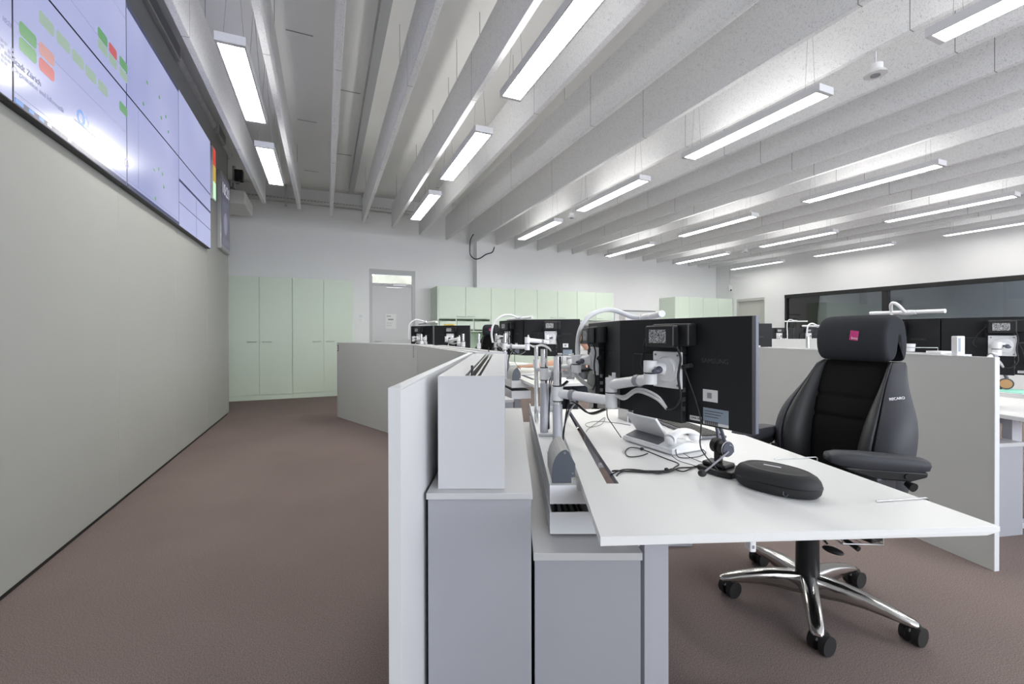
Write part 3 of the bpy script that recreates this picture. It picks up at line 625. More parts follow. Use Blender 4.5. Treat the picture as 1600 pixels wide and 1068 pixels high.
# ------------------------------------------------------------------ monitors
MW, MH = .545, .355
def make_monitor():
    t = empty('computer_monitor', (0, 0, 0), 0)
    MB().box(-MW/2, MW/2, 0, .018, -MH/2, MH/2).build('back_housing', 'housing', t, bevel=.002)
    MB().box(-MW/2-.001, MW/2+.001, .0182, .034, -MH/2-.001, MH/2+.001).build('bezel', 'bezel', t, bevel=.002)
    MB().box(-MW/2+.014, MW/2-.014, .0342, .0352, -MH/2+.018, MH/2-.014).build('screen', 'mscr', t)
    b = MB().box(-.175, .045, -.028, 0, -MH/2-.004, .05).box(-.08, .045, -.028, 0, .05, .13).build('rear_cover', 'housing', t, bevel=.004)
    pq = MB()
    for k in range(3): pq.box(.0452, .0462, -.022, -.008, -.075-k*.032, -.06-k*.032)
    pq.build('port', 'steel', b)
    MB().box(-.065, .085, -.046, 0, .082, .158).box(-.068, .050, -.078, -.046, .078, .152).build('power_brick', 'dark', t, bevel=.005)
    MB().box(-.050, .022, -.0787, -.078, .092, .138).build('brick_label', 'bricklabel', t)
    p = MB().box(-.066, .052, -.040, -.028, -.064, .062).build('mounting_plate', 'arm', t, bevel=.003)
    MB().cyl((-.006, -.040, 0), (-.006, -.052, 0), .046, .040, n=24).build('swivel_disc', 'arm', p)
    s_ = MB()
    for x in (-.054, .040):
        for z in (-.052, .050): s_.cyl((x, -.0415, z), (x, -.040, z), .004, n=8)
    s_.build('screw', 'greyink', p)
    MB().box(.108, .161, -.0006, 0, -.097, -.058).build('white_sticker', 'paper', t); MB().box(.124, .140, -.0012, -.0006, -.086, -.068).build('sticker_print', 'strap', t)
    MB().box(.109, .198, -.0006, 0, -.163, -.118).build('type_plate', 'sticker', t); MB().box(.109, .198, -.0006, 0, -.172, -.163).build('type_plate_foot', 'paper', t)
    q = MB()
    for k in range(14): q.box(.114+.0035*k, .1155+.0035*k+.001*(k % 2), -.0013, -.0006, -.1715, -.160)
    for k in range(3): q.box(.114, .18-.008*k, -.0011, -.0006, -.129-.009*k, -.127-.009*k)
    q.build('type_plate_print', 'ink', t)
    MB().box(.058, .102, -.0006, 0, -.167, -.152).build('asset_tag', 'paper', t); text_part('DMA 96', .010, basis((.080, -.0009, -.1595), (1, 0, 0), (0, 0, 1)), 'tag_print', 'ink', t)
    text_part('SAMSUNG', .021, basis((.150, -.0005, .035), (1, 0, 0), (0, 0, 1)), 'embossed_lettering', 'emboss', t)
    c = MB().tube(smooth_path([(-.070, -.06, .12), (-.095, -.05, .09), (-.12, -.03, .05), (-.13, -.03, .01), (-.11, -.03, -.015)]), .003, 6).build('lead', 'cable', t)
    MB().tube(smooth_path([(.048, -.055, .08), (.056, -.045, .04), (.050, -.050, -.02), (.056, -.045, -.09), (.03, -.05, -.13), (-.01, -.045, -.135)]), .004, 6).build('lead', 'cable', t)
    MB().cyl((.058, -.034, .012), (.090, -.034, .020), .008, n=10).tube(smooth_path([(.060, -.034, .013), (.075, -.03, -.03), (.09, -.012, -.10), (.105, -.006, -.17), (.10, -.004, -.24), (.10, .02, -.28), (.13, .05, -.33)]), .0022, 6).build('video_plug', 'cable', t)
    return t
M['mscr'] = screen_material('monitor_screen', (.10, .14, .28), (.35, .42, .60), .5, .3)
M['emboss'] = mat('embossed_black', (.035, .035, .04), .3)
M['bricklabel'] = mat('brick_label', (.2, .2, .2), .5, noise=(260, (.01, .01, .012), (.55, .55, .56)))
proto_mon = make_monitor(); used_mon = []
def monitor(a, b, z, label, flip=False):
    """a, b: left and right end of the back seen from behind; z: centre height"""
    o = proto_mon if not used_mon else copy_tree(proto_mon); used_mon.append(o)
    a = Vector((*a, 0)); b = Vector((*b, 0)); d = (b-a)
    o.location = ((a.x+b.x)/2, (a.y+b.y)/2, z); o.rotation_euler = (0, 0, math.atan2(d.y, d.x)); tag(o, label, 'monitor', 'black monitors on swivel arms')
    s = d.length/(MW+.003); o.scale = (1, 1, 1)
    return o
def mloc(o, x, y, z):
    r = o.rotation_euler[2]; c, n = math.cos(r), math.sin(r); l = o.location
    return Vector((l.x+c*x-n*y, l.y+n*x+c*y, l.z+z))
# ------------------------------------------------------------------ monitor arms
def arm_post(px, py_, z0, z1, label, J1, J2, plate, zc, r=.0178):
    """pole, lower arm, elbow, upper arm, head"""
    t = empty('monitor_arm', (px, py_, z0), 0, label, 'monitor arm', 'chrome posts with white swivel arms')
    o = Vector((px, py_, z0)); L = lambda p: Vector(p)-o
    MB().cyl((0, 0, 0), (0, 0, z1-z0), r, n=28).build('post', 'chrome', t, bevel=.001)
    MB().box(-.045, .045, -.045, .045, 0, .012).build('base_plate', 'tray', t, bevel=.002)
    MB().cyl((0, 0, .012), (0, 0, zc-.05-z0), .0215, n=28).build('sleeve', 'leg', t)
    c = MB().cyl((0, 0, zc-.031-z0), (0, 0, zc+.031-z0), .0245, n=28).build('collar', 'arm', t, bevel=.002)
    MB().cyl((0, 0, zc-.036-z0), (0, 0, zc-.031-z0), .0215, n=24).cyl((0, 0, zc+.031-z0), (0, 0, zc+.036-z0), .0215, n=24).build('ring', 'dark', c)
    j1, j2, pl = L(J1), L(J2), L(plate)
    a = MB().tube([Vector((0, 0, zc-z0)) + (Vector((j1.x, j1.y, 0)).normalized()*.02), Vector((j1.x, j1.y, zc-z0-.004))], .0200, 20).build('lower_arm', 'arm', t)
    mid = Vector((j1.x*.30, j1.y*.30, zc-z0)); dr = Vector((j1.x, j1.y, 0)).normalized()
    MB().tube([mid-dr*.011, mid+dr*.011], .0228, 16).box(mid.x-.012, mid.x+.012, mid.y-.012, mid.y+.012, mid.z-.036, mid.z-.018).build('cable_clip', 'strap', a)
    e = MB().cyl((j1.x, j1.y, zc-z0-.032), (j1.x, j1.y, zc-z0+.026), .0235, n=28).cyl((j1.x, j1.y, zc-z0+.031), (j1.x, j1.y, zc-z0+.088), .0235, n=28).build('elbow', 'arm', t, bevel=.002)
    MB().cyl((j1.x, j1.y, zc-z0+.026), (j1.x, j1.y, zc-z0+.031), .0215, n=24).build('ring', 'dark', e)
    MB().box(j1.x+.004, j1.x+.016, j1.y-.008, j1.y+.008, zc-z0+.088, zc-z0+.108).build('clip', 'white', e)
    a2 = MB().tube([Vector((j1.x, j1.y, zc-z0+.060)), Vector((j2.x, j2.y, j2.z-.040))], [.0215, .0175], 20).build('upper_arm', 'arm', t)
    d2 = Vector((j2.x-j1.x, j2.y-j1.y, 0)).normalized(); m2 = Vector((j1.x, j1.y, zc-z0+.060)).lerp(Vector((j2.x, j2.y, j2.z-.040)), .72)
    MB().tube([m2-d2*.012, m2+d2*.012], .0215, 16).build('cable_clip', 'strap', a2)
    h = MB().cyl((j2.x, j2.y, j2.z-.058), (j2.x, j2.y, j2.z-.022), .0225, n=28).cyl((j2.x, j2.y, j2.z-.017), (j2.x, j2.y, j2.z+.023), .0225, n=28).tube([Vector((j2.x, j2.y, j2.z)), pl], [.017, .020], 16).build('head_joint', 'arm', t, bevel=.002)
    MB().cyl((j2.x, j2.y, j2.z-.022), (j2.x, j2.y, j2.z-.017), .0205, n=24).build('ring', 'dark', h)
    kd = Vector((-(pl-j2).y, (pl-j2).x, 0)).normalized(); mid = j2.lerp(pl, .45)
    if kd.y > 0: kd = -kd
    kb = MB().ball(mid+kd*.034-Vector((0, 0, .002)), .0125, n=12, m=8).tube([mid+kd*.012, mid+kd*.036], .006, 8)
    kb.build('tilt_knob', 'knob', h)
    w = mid+kd*.040
    MB().ball(w+Vector((-.012, -.008, -.006)), .011, (1.6, .7, .8), n=12, m=8).build('knob_wing', 'knob', h)
    # cables following the arm
    q1 = Vector((j1.x*.30, j1.y*.30, zc-z0-.028)); e1 = Vector((j1.x, j1.y, zc-z0)); away = Vector((-dr.y, dr.x, 0))*.0
    for k in range(3):
        o_ = Vector((.012*(k-1), .006*(k-1), -.006*k))
        MB().tube(smooth_path([Vector((.022+.004*k, .012*(k-1), .03)), Vector((.028, .010*(k-1), zc-z0-.16)), q1+o_, q1.lerp(e1, .45)+o_*.6-Vector((0, 0, .050)), q1.lerp(e1, .85)+o_*.4-Vector((0, 0, .036))]), .0032, 7).build('arm_cable', 'cable' if k < 2 else 'wcable', t)
    end = pl+Vector((0, 0, -.135))+(pl-j2)*.15
    for k in range(2):
        o_ = Vector((0, 0, -.010*k))+(j2-pl)*.05*k
        MB().tube(smooth_path([e1+Vector((.014, -.018, .02)), e1.lerp(m2, .5)+Vector((0, -.012, -.020))+o_, m2+Vector((0, 0, -.030))+o_, j2.lerp(pl, .45)+Vector((0, 0, -.095))+o_, end]), .0055, 8).build('arm_cable', 'wcable', t)
    return t
def arm_for(mon, pole, z0, z1, label, zc, side=.10, bend=None):
    pl = mloc(mon, -.006, -.050, 0.0); J2 = mloc(mon, -.035, -.115, .0)
    P = Vector((pole[0], pole[1], 0)); Q = Vector((J2.x, J2.y, 0)); d = Q-P; n = Vector((d.y, -d.x, 0)).normalized()
    J1 = P.lerp(Q, .5)+n*side if bend is None else Vector((*bend, 0))
    return arm_post(pole[0], pole[1], z0, z1, label, (J1.x, J1.y, zc), J2, pl, zc)
# front desk monitors
zc1 = 1.0745
m1 = monitor((.435, 1.762), (.714, 1.294), zc1, 'large black monitor on the front desk, its whole back facing the viewer')
m2 = monitor((.404, 2.29), (.435, 1.765), zc1, 'black monitor seen nearly edge-on, left of the large front monitor')
arm_post(.202, 1.935, .660, 1.098, 'thick chrome post with a white arm carrying the large front monitor', (.399, 1.75, .931), (.480, 1.512, 1.082), mloc(m1, -.006, -.050, .0), .934)
arm_post(.171, 2.33, .660, 1.117, 'second chrome post, arm carrying the edge-on monitor', (.318, 2.36, .985), mloc(m2, -.03, -.115, .0), mloc(m2, -.006, -.050, 0), .985)
# raised desk
ma = monitor((.111, 4.30), (.665, 4.20), 1.161, 'black monitor on the raised desk, right one of the pair in front of the person')
mb_ = monitor((-.140, 4.80), (.107, 4.31), 1.161, 'black monitor on the raised desk, left one of the pair in front of the person')
arm_for(ma, (-.065, 4.085), .74, 1.20, 'chrome post and arm carrying the right monitor of the raised desk', 1.08, bend=(.14, 4.00))
arm_for(mb_, (-.168, 4.67), .74, 1.20, 'chrome post and arm carrying the left monitor of the raised desk', 1.08, side=-.06)
# far desk of the left bank
mc = monitor((-1.145, 6.33), (-.590, 6.20), 1.14, 'black monitor with a yellow note, in front of the letter flaps')
md = monitor((-1.59, 6.80), (-1.165, 6.40), 1.14, 'black monitor farthest left, below the small white desk lamp')
arm_for(mc, (-.60, 5.352), .74, 1.20, 'chrome post and arm carrying the monitor in front of the letter flaps', 1.07, side=.06)
arm_for(md, (-1.29, 6.20), .74, 1.19, 'chrome post and arm of the farthest left monitor', 1.07, bend=(-1.28, 6.42))
o = MB().box(-.07, .07, -.05, .03, 0, .02).build('note_pad', 'yellow', bevel=.003); o.location = mloc(mc, -.03, .0, MH/2+.001); o.rotation_euler = mc.rotation_euler; tag(o, 'small yellow pad lying on top of a far black monitor', 'note pad')
def bare_post(x, y, z0, z1, label, r=.0175):
    t = empty('support_post', (x, y, z0), 0, label, 'post', 'bare chrome posts')
    MB().cyl((0, 0, 0), (0, 0, z1-z0), r, n=24).build('post', 'chrome', t, bevel=.001); MB().cyl((0, 0, z1-z0-.17), (0, 0, z1-z0-.11), r+.006, n=24).build('collar', 'arm', t, bevel=.002)
    MB().box(-.04, .04, -.04, .04, 0, .01).build('base_plate', 'tray', t); return t
bare_post(-.385, 5.05, .0, 1.20, 'bare chrome post in the gap between the left monitor groups')
# right bank monitors
mf = monitor((2.850, 2.888), (3.237, 2.503), 1.12, 'black monitor at the right edge with the white router beside it')
me_ = monitor((2.700, 3.42), (2.844, 2.895), 1.12, 'black monitor between headrest and right edge monitor')
_q = G1.P(.19, 1.46); arm_for(mf, (_q.x, _q.y), .66, 1.0, 'white swivel arm of the monitor at the right edge', .93, side=.05)
_q = G1.P(.19, 1.85); arm_for(me_, (_q.x, _q.y), .66, .99, 'white swivel arm of the monitor beside the headrest', .93, side=-.05)
mg = monitor((2.252, 4.79), (2.787, 4.66), 1.125, 'black monitor looking out right of the large front monitor')
_q = E2.P(.19, 1.45)
arm_for(mg, (_q.x, _q.y), .70, .98, 'white swivel arm of the monitor right of the large front monitor', .93)
# third bank, far right
KR = math.atan2(-.62, 2.5)
def kb(s, off=0.0): c, n = math.cos(KR), math.sin(KR); return Vector((4.95+c*s-n*off, 9.45+n*s+c*off, 0))
P_ = kb(0)
t = empty('partition_panel', P_, KR, 'low grey partition of the far right console bank', 'partition', 'low partition panels of the consoles')
MB().box(0, 2.2, -.0125, .0125, 0, 1.073).build('panel_core', 'part_face', t); MB().box(0, 2.2, -.0145, .0145, 1.073, 1.076).build('edge_band', 'part_edge', t)
t = empty('storage_cabinet', kb(.05, .04), KR, 'grey cabinet and shelf top of the far right console bank', 'cabinet', 'grey cabinets of the consoles')
MB().box(0, 1.9, 0, .3, 0, 1.0).build('body', 'grey_cab', t); MB().box(0, 1.9, 0, .3, 1.0, 1.07).build('top_panel', 'white_box', t)
t = empty('console_desk', kb(.05, .36), KR, 'white desk of the far right console bank', 'desk', 'white trapezoid console desks')
MB().box(0, 1.9, 0, .69, .698, .72).build('tabletop', 'desk', t, bevel=.002)
for x in (.15, 1.65): MB().box(x, x+.08, .3, .36, .03, .698).box(x, x+.08, .05, .5, 0, .03).build('leg', 'leg', t)
for k, l in enumerate(('leftmost', 'middle', 'rightmost')):
    a, b = kb(.10+.58*k, .62), kb(.65+.58*k, .60); o = monitor(a.xy, b.xy, 1.14, 'small distant black monitor, %s of the far right bank' % l)
    if k < 4:
        q = kb(.3+.58*k, .42); arm_for(o, (q.x, q.y), .72, 1.05, 'white arm of the %s monitor of the far right bank' % l, .98, side=.08)
# ------------------------------------------------------------------ desk lamps
def desk_lamp(base, z0, post_top, neck, bar0, bar1, label, post_r=.0125, br=.0145, nr=.0105, clamp=True):
    t = empty('desk_lamp', (base[0], base[1], z0), 0, label, 'desk lamp', 'white gooseneck desk lamps'); o = Vector((base[0], base[1], z0))
    MB().cyl((0, 0, 0), (0, 0, post_top-z0), post_r, n=20).build('post', 'chrome', t, bevel=.001)
    MB().cyl((0, 0, 0), (0, 0, .015), post_r*1.8, n=20).build('foot', 'arm', t)
    MB().tube([Vector(p)-o for p in smooth_path(neck, 8)], nr, 12).build('gooseneck', 'arm', t)
    b0, b1 = Vector(bar0)-o, Vector(bar1)-o
    h = MB().tube([b0, b1], br, 18).build('light_bar', 'white', t, bevel=.002); mid = Vector(neck[-1])-o; d = (b1-b0).normalized()
    MB().tube([mid-d*.05, mid-d*.02, mid+d*.02, mid+d*.05], [br*1.02, br*1.35, br*1.35, br*1.02], 16).build('bar_bracket', 'lampbody', h)
    return t
N = lambda x, y, Y: tuple(py(x, y, Y))
bp = N(904, 560, 2.15)
desk_lamp(N(838, 600, 2.62)[:2], .66, 1.124, [N(838, 552, 2.62), N(846, 556, 2.55), N(875, 555, 2.3), N(900, 560, 2.15)][:2]+[N(870, 556, 2.35), N(904, 566, 2.15)], N(998, 498.5, 2.30), N(1036, 489.7, 1.86), 'white desk lamp arching over the large front monitor', .0105) if False else None
t = empty('desk_lamp', (N(838, 600, 2.62)[0], 2.62, .66), 0, 'large white gooseneck lamp arching over the front monitors', 'desk lamp', 'white gooseneck desk lamps'); o = Vector(t.location)
Q = lambda x, y, Y: Vector(py(x, y, Y))-o
MB().cyl((0, 0, 0), (0, 0, .464), .0125, n=20).build('post', 'chrome', t, bevel=.001)
MB().cyl((0, 0, .33), (0, 0, .385), .0185, n=20).build('collar', 'arm', t, bevel=.002)
MB().tube([Q(838, 577, 2.62), Q(890, 572, 2.30), Q(912, 572, 2.15)], .013, 14).build('side_arm', 'arm', t)
MB().cyl(Q(911, 592, 2.12), Q(911, 574, 2.12), .022, n=24).build('swivel', 'leg', t, bevel=.002)
hd = MB().tube([Q(897, 560, 2.14), Q(905, 561, 2.12), Q(918, 562, 2.10), Q(934, 562, 2.06)], [.018, .026, .026, .02], 16).build('lamp_joint', 'arm', t, bevel=.002)
for x, y in ((904, 561), (918, 560)): MB().ball(Q(x, y, 2.065), .0115, (1.2, .6, .9), n=12, m=8).build('knob', 'knob', hd)
MB().tube(smooth_path([Q(903, 560, 2.13), Q(902.5, 545, 2.13), Q(904, 525, 2.13), Q(910, 507, 2.14), Q(922, 493, 2.15), Q(938, 485.5, 2.16), Q(955, 484, 2.16), Q(972, 488.5, 2.14), Q(987, 495, 2.12), Q(1000, 496.5, 2.10)], 6), .0115, 14).build('gooseneck', 'arm', t)
b0, b1 = Q(996, 499, 2.30), Q(1034.5, 489.7, 1.86)
hb = MB().tube([b0, b1], .0145, 20).build('light_bar', 'white', t, bevel=.002)
dm = b0.lerp(b1, .42); dd = (b1-b0).normalized(); MB().tube([dm-dd*.07, dm-dd*.03, dm+dd*.03, dm+dd*.07], [.0150, .019, .019, .0150], 16).build('bar_bracket', 'lampbody', hb)
MB().ball(Q(926, 598, 2.05), .05, (.55, .25, 1.3), n=16, m=10).build('lamp_shield', mat('clear_grey', (.42, .42, .40), .25), t)
MB().tube(smooth_path([Q(944, 548, 2.02), Q(938, 566, 2.02), Q(925, 577, 2.05), Q(908, 579, 2.08)]), .007, 8).build('lamp_cable', 'cable', t)
desk_lamp((-.16, 4.42), .74, 1.02, [N(770, 535, 4.3), N(768, 520, 4.3), N(772, 505, 4.3), N(784, 494, 4.3), N(797, 492, 4.3), N(806, 495, 4.3), N(812, 496.5, 4.3)], N(793, 499, 4.65), N(832, 495, 4.05), 'white gooseneck lamp above the left monitor of the raised desk', br=.014)
desk_lamp((N(638, 530, 6.6)[0], 6.6), .74, 1.04, [N(639, 530, 6.6), N(638.5, 520, 6.6), N(640, 507, 6.6), N(648, 500, 6.6), N(656, 500, 6.6), N(665, 503, 6.6)], N(655, 505.5, 7.0), N(682, 502.5, 6.2), 'small white gooseneck lamp at the far left, before the grey door', br=.016)
desk_lamp((N(1393, 560, 3.04)[0], 3.04), .66, 1.10, [N(1393, 548, 3.04), N(1394, 510, 3.04), N(1393, 490, 3.15), N(1392, 477, 3.1), N(1396, 473, 3.08), N(1404, 477, 3.06), N(1413, 486, 3.05), N(1418, 488, 3.05)], N(1360, 489.5, 3.28), N(1477, 485.5, 2.86), 'white gooseneck lamp with long bar above the black headrest', br=.0135)
desk_lamp((N(1262, 560, 3.86)[0], 3.86), .66, 1.165, [N(1261.5, 530, 3.86), N(1261, 518, 3.86), N(1263, 508, 3.86), N(1269, 505, 3.86), N(1276, 508, 3.86), N(1281, 509.5, 3.86)], N(1254, 509, 4.1), N(1305, 509.5, 3.65), 'small white lamp on chrome post left of the black headrest', .0135, br=.0085, nr=.006)
desk_lamp((kb(1.1, .56).x, kb(1.1, .56).y), .72, 1.25, [tuple(kb(1.1, .56)+Vector((0, 0, 1.2))), tuple(kb(1.1, .56)+Vector((0, 0, 1.42))), tuple(kb(1.15, .56)+Vector((0, 0, 1.5))), tuple(kb(1.25, .56)+Vector((0, 0, 1.47)))], tuple(kb(1.05, .56)+Vector((0, 0, 1.46))), tuple(kb(1.5, .56)+Vector((0, 0, 1.46))), 'white lamp of the far right console bank', br=.013)
#PART3
# ------------------------------------------------------------------ things on the front desk
Z = .7205
# telephone
ph = empty('desk_telephone', (.642, 1.865, Z), R(117), 'white desk telephone with tilted display on the front desk', 'telephone')
W2, H2 = .145, .095
MB().prism([(-W2, -H2), (W2, -H2), (W2, H2), (-W2, H2)], .004, .018).build('base', 'white', ph, bevel=.006)
# body: low at the user's side, highest below the display, sloping down again at the back
MB().prism([(-H2+.004, .017), (-H2+.004, .024), (-.01, .040), (.025, .043), (H2-.004, .024), (H2-.004, .017)], -W2+.005, W2-.005, 'x').build('wedge_body', 'white', ph, bevel=.004)
gx0, gx1 = -.062, W2-.014
MB().add([(gx0, .028, .0428), (gx1, .028, .0428), (gx1, H2-.010, .0258), (gx0, H2-.010, .0258), (gx0, .028, .0445), (gx1, .028, .0445), (gx1, H2-.010, .0275), (gx0, H2-.010, .0275)],
         [(0, 3, 2, 1), (4, 5, 6, 7), (0, 1, 5, 4), (1, 2, 6, 5), (2, 3, 7, 6), (3, 0, 4, 7)]).build('grey_face', 'phone_grey', ph)
kk = MB()
for i in range(3):
    for j in range(4): kk.box(-.055+i*.028, -.037+i*.028, -.080+j*.018, -.069+j*.018, .024+j*.0032, .032+j*.0032)
kk.build('keypad', 'white', ph)
dm_ = Matrix.Translation((.040, .012, .046)) @ Matrix.Rotation(R(52), 4, 'X')
dsp = MB().box(-.085, .095, 0, .105, -.008, .004).xf(dm_).build('display', 'white', ph, bevel=.003)
MB().box(-.070, .080, .014, .095, .0042, .005).xf(dm_).build('display_glass', 'sticker', dsp)
hs = MB(); prof = smooth_path([(-.105, -.085, .052), (-.105, -.065, .068), (-.105, -.03, .079), (-.105, .01, .080), (-.105, .045, .070), (-.105, .068, .056)], 5)
rings = []
for i, p in enumerate(prof):
    t_ = i/(len(prof)-1); w = .022+.006*abs(2*t_-1)**2; h = .011+.008*abs(2*t_-1)**3
    rings.append([p+Vector((w*math.cos(a)*(1 if abs(math.cos(a)) < .9 else 1), 0, h*math.sin(a))) for a in [2*math.pi*k/14 for k in range(14)]])
hs.loft(rings); hs.ball((-.105, -.075, .050), .024, (1, 1, .75), 14, 8).ball((-.105, .062, .050), .024, (1, 1, .75), 14, 8)
hs.build('handset', 'white', ph)
MB().tube(smooth_path([(-.13, .06, .03), (-.17, .09, .004), (-.20, .03, .003), (-.18, -.05, .003), (-.14, -.08, .006)]), .0018, 6).build('handset_cord', 'cable', ph)
# small tilted tablet behind the telephone
tb = empty('small_tablet', (.70, 2.43, Z), R(105), 'small dark tablet with silver edge tilted up behind the white telephone', 'tablet')
tm = Matrix.Rotation(R(38), 4, 'X')
MB().box(-.09, .09, 0, .13, 0, .008).xf(tm).build('body', 'dark', tb, bevel=.002); MB().box(-.094, -.0905, -.002, .132, -.002, .010).xf(tm).build('silver_edge', 'steel', tb); MB().box(-.084, .084, .006, .124, .0082, .009).xf(tm).build('screen', 'dark', tb)
MB().box(-.05, .05, .085, .092, 0, .066).build('stand', 'steel', tb)
# keyboard
kbd = empty('computer_keyboard', (.868, 2.185, Z), R(100.5), 'flat black keyboard behind the white telephone on the front desk', 'keyboard')
MB().box(-.225, .225, -.068, .068, .002, .014).build('case', 'phone_grey', kbd, bevel=.004)
kk = MB()
for j in range(6):
    for i in range(20):
        if j == 0 and 5 <= i <= 10: continue
        x = -.214+i*.0215; y = -.060+j*.020; kk.box(x, x+.0175, y, y+.0165, .0145, .0185)
kk.box(-.105, .02, -.060, -.0435, .0145, .0185)
kk.build('keys', 'dark', kbd); kbd.children[-1]['kind'] = 'stuff'
# headset on charging stand
hst = empty('headset_stand', (.722, 1.50, Z), R(35), 'black headset charging stand on the front desk beside the black case', 'headset stand')
MB().prism([(-.050, -.060), (.050, -.060), (.060, -.02), (.045, .065), (-.045, .065), (-.060, -.02)], 0, .020).build('foot', 'dark', hst, bevel=.006)
MB().prism([(-.035, -.03), (.035, -.03), (.03, .055), (-.03, .055)], .020, .034).box(-.013, .013, .00, .022, .034, .085).build('cradle', 'dark', hst, bevel=.005)
hd = empty('telephone_headset', (.722, 1.50, Z), R(-70), 'black headset with microphone boom resting on its charging stand', 'headset')
ec = MB().cyl((.006, 0, .086), (.026, 0, .086), .027, n=32).build('ear_cup', 'dark', hd, bevel=.005)
MB().cyl((.026, 0, .086), (.031, 0, .086), .0265, .0235, n=32).build('cup_cover', 'knob', ec, bevel=.001)
MB().tube([(.0265, .0262*math.cos(a), .086+.0262*math.sin(a)) for a in [R(60)+math.pi*k/16 for k in range(17)]], .0012, 6, caps=False).tube([(.0313, .014+.021*math.cos(a)-.012, .080+.021*math.sin(a)) for a in [R(-20)+math.pi*.6*k/12 for k in range(13)]], .0009, 6, caps=False).build('chrome_ring', 'steel', ec)
MB().cyl((-.030, .004, .088), (-.008, .002, .088), .026, n=24).build('ear_cushion', 'rubber', hd, bevel=.007)
MB().tube(smooth_path([(.018, -.004, .108), (.016, -.018, .15), (.006, -.036, .195), (-.012, -.046, .235)], 8), .0058, 10).build('headband', 'knob', hd)
MB().tube(smooth_path([(-.022, .008, .11), (-.030, .008, .15), (-.042, -.004, .195), (-.052, -.018, .235)], 8), .0058, 10).build('headband', 'knob', hd)
MB().tube(smooth_path([(-.052, -.018, .235), (-.054, -.026, .252), (-.036, -.045, .262), (-.018, -.052, .252), (-.012, -.046, .235)], 6), .0058, 10).build('headband_bow', 'knob', hd)
bm = MB().tube(smooth_path([(.033, -.004, .080), (.038, -.035, .066), (.045, -.085, .045), (.050, -.122, .030)], 6), .0030, 8).build('microphone_boom', 'strap', hd)
MB().ball((.050, -.132, .026), .0125, (1, 1.15, .9), 16, 10).build('foam_tip', 'rubber', bm)
# headphone case
cs = empty('headphone_case', (.812, 1.335, Z), R(-52), 'black zipped oval hard case lying on the front desk', 'case')
def sup(a, n_=2.5): c, s_ = math.cos(a), math.sin(a); return (abs(c)**(2/n_)*(1 if c > 0 else -1), abs(s_)**(2/n_)*(1 if s_ > 0 else -1))
def case_ring(k, z, nn=44):
    out = []
    for i in range(nn):
        c, s_ = sup(2*math.pi*i/nn, 2.25); wy = .073*(1-.10*c); out.append(Vector((c*.119*k if False else c*(.119*k), s_*wy*k, z)))
    return out
r_ = [case_ring(k, z) for k, z in ((.80, 0.0), (.90, .003), (.97, .012), (.995, .024), (1.0, .0285))]
MB().loft(r_).build('lower_shell', 'pillow2', cs) if False else MB().loft(r_).build('lower_shell', 'casemat', cs)
r_ = [case_ring(k, z) for k, z in ((1.0, .0335), (.995, .038), (.965, .048), (.90, .058), (.78, .0655), (.74, .0668), (.72, .0650), (.60, .0665), (.35, .0685), (.05, .0690))]
MB().loft(r_).build('upper_shell', 'casemat', cs)
MB().loft([case_ring(k, z) for k, z in ((1.0, .0285), (1.012, .029), (1.012, .0302), (.985, .0305), (.985, .0315), (1.012, .0318), (1.012, .0330), (1.0, .0335))]).build('zip_band', 'dark', cs)
zp = MB().box(-.005, .005, -.0835, -.0745, .024, .036).tube([(-.004, -.082, .028), (-.006, -.085, .012), (0, -.086, .005), (.006, -.085, .012), (.004, -.082, .028)], .0016, 6); zp.xf(Matrix.Rotation(R(28), 4, 'Z') @ Matrix.Translation((.012, .006, 0))).build('zip_puller', 'blockd', cs)
MB().box(-.036, .012, -.004, .004, .0668, .0700).xf(Matrix.Rotation(R(6), 4, 'Z')).build('silver_badge', 'leg', cs, bevel=.001)
# socket block on the trough
sb = empty('socket_block', (.166, 1.405, .716), 0, 'grey rounded socket block with dark end cap on the near end of the trough', 'socket block')
arc = [(-.037, 0)] + [(-.037+.0+.074*(1-math.cos(a))*.62-.0, .030+.078*math.sin(a)) for a in [math.pi/2*k/8 for k in range(9)]] + [(.018, .100), (.037, .062), (.037, .020), (.025, .018), (.025, 0)]
MB().prism(arc, .004, .19, 'y').build('rounded_cover', 'blockg', sb, bevel=.001)
MB().prism([(x*1.02, z) for x, z in arc], .0, .0045, 'y').build('end_cap', 'blockd', sb, bevel=.001)
MB().cyl((.004, -.001, .098), (.004, .001, .098), .004, n=10).cyl((.030, -.001, .032), (.030, .001, .032), .003, n=10).build('screw', 'greyink', sb)
t = empty('socket_block', D2.P(.166, 1.405, .796), D2.r, 'small grey rounded socket block on the trough of the raised desk', 'socket block')
MB().prism(arc, .004, .19, 'y').build('rounded_cover', 'blockg', t); MB().prism([(x*1.02, z) for x, z in arc], .0, .0045, 'y').build('end_cap', 'blockd', t)
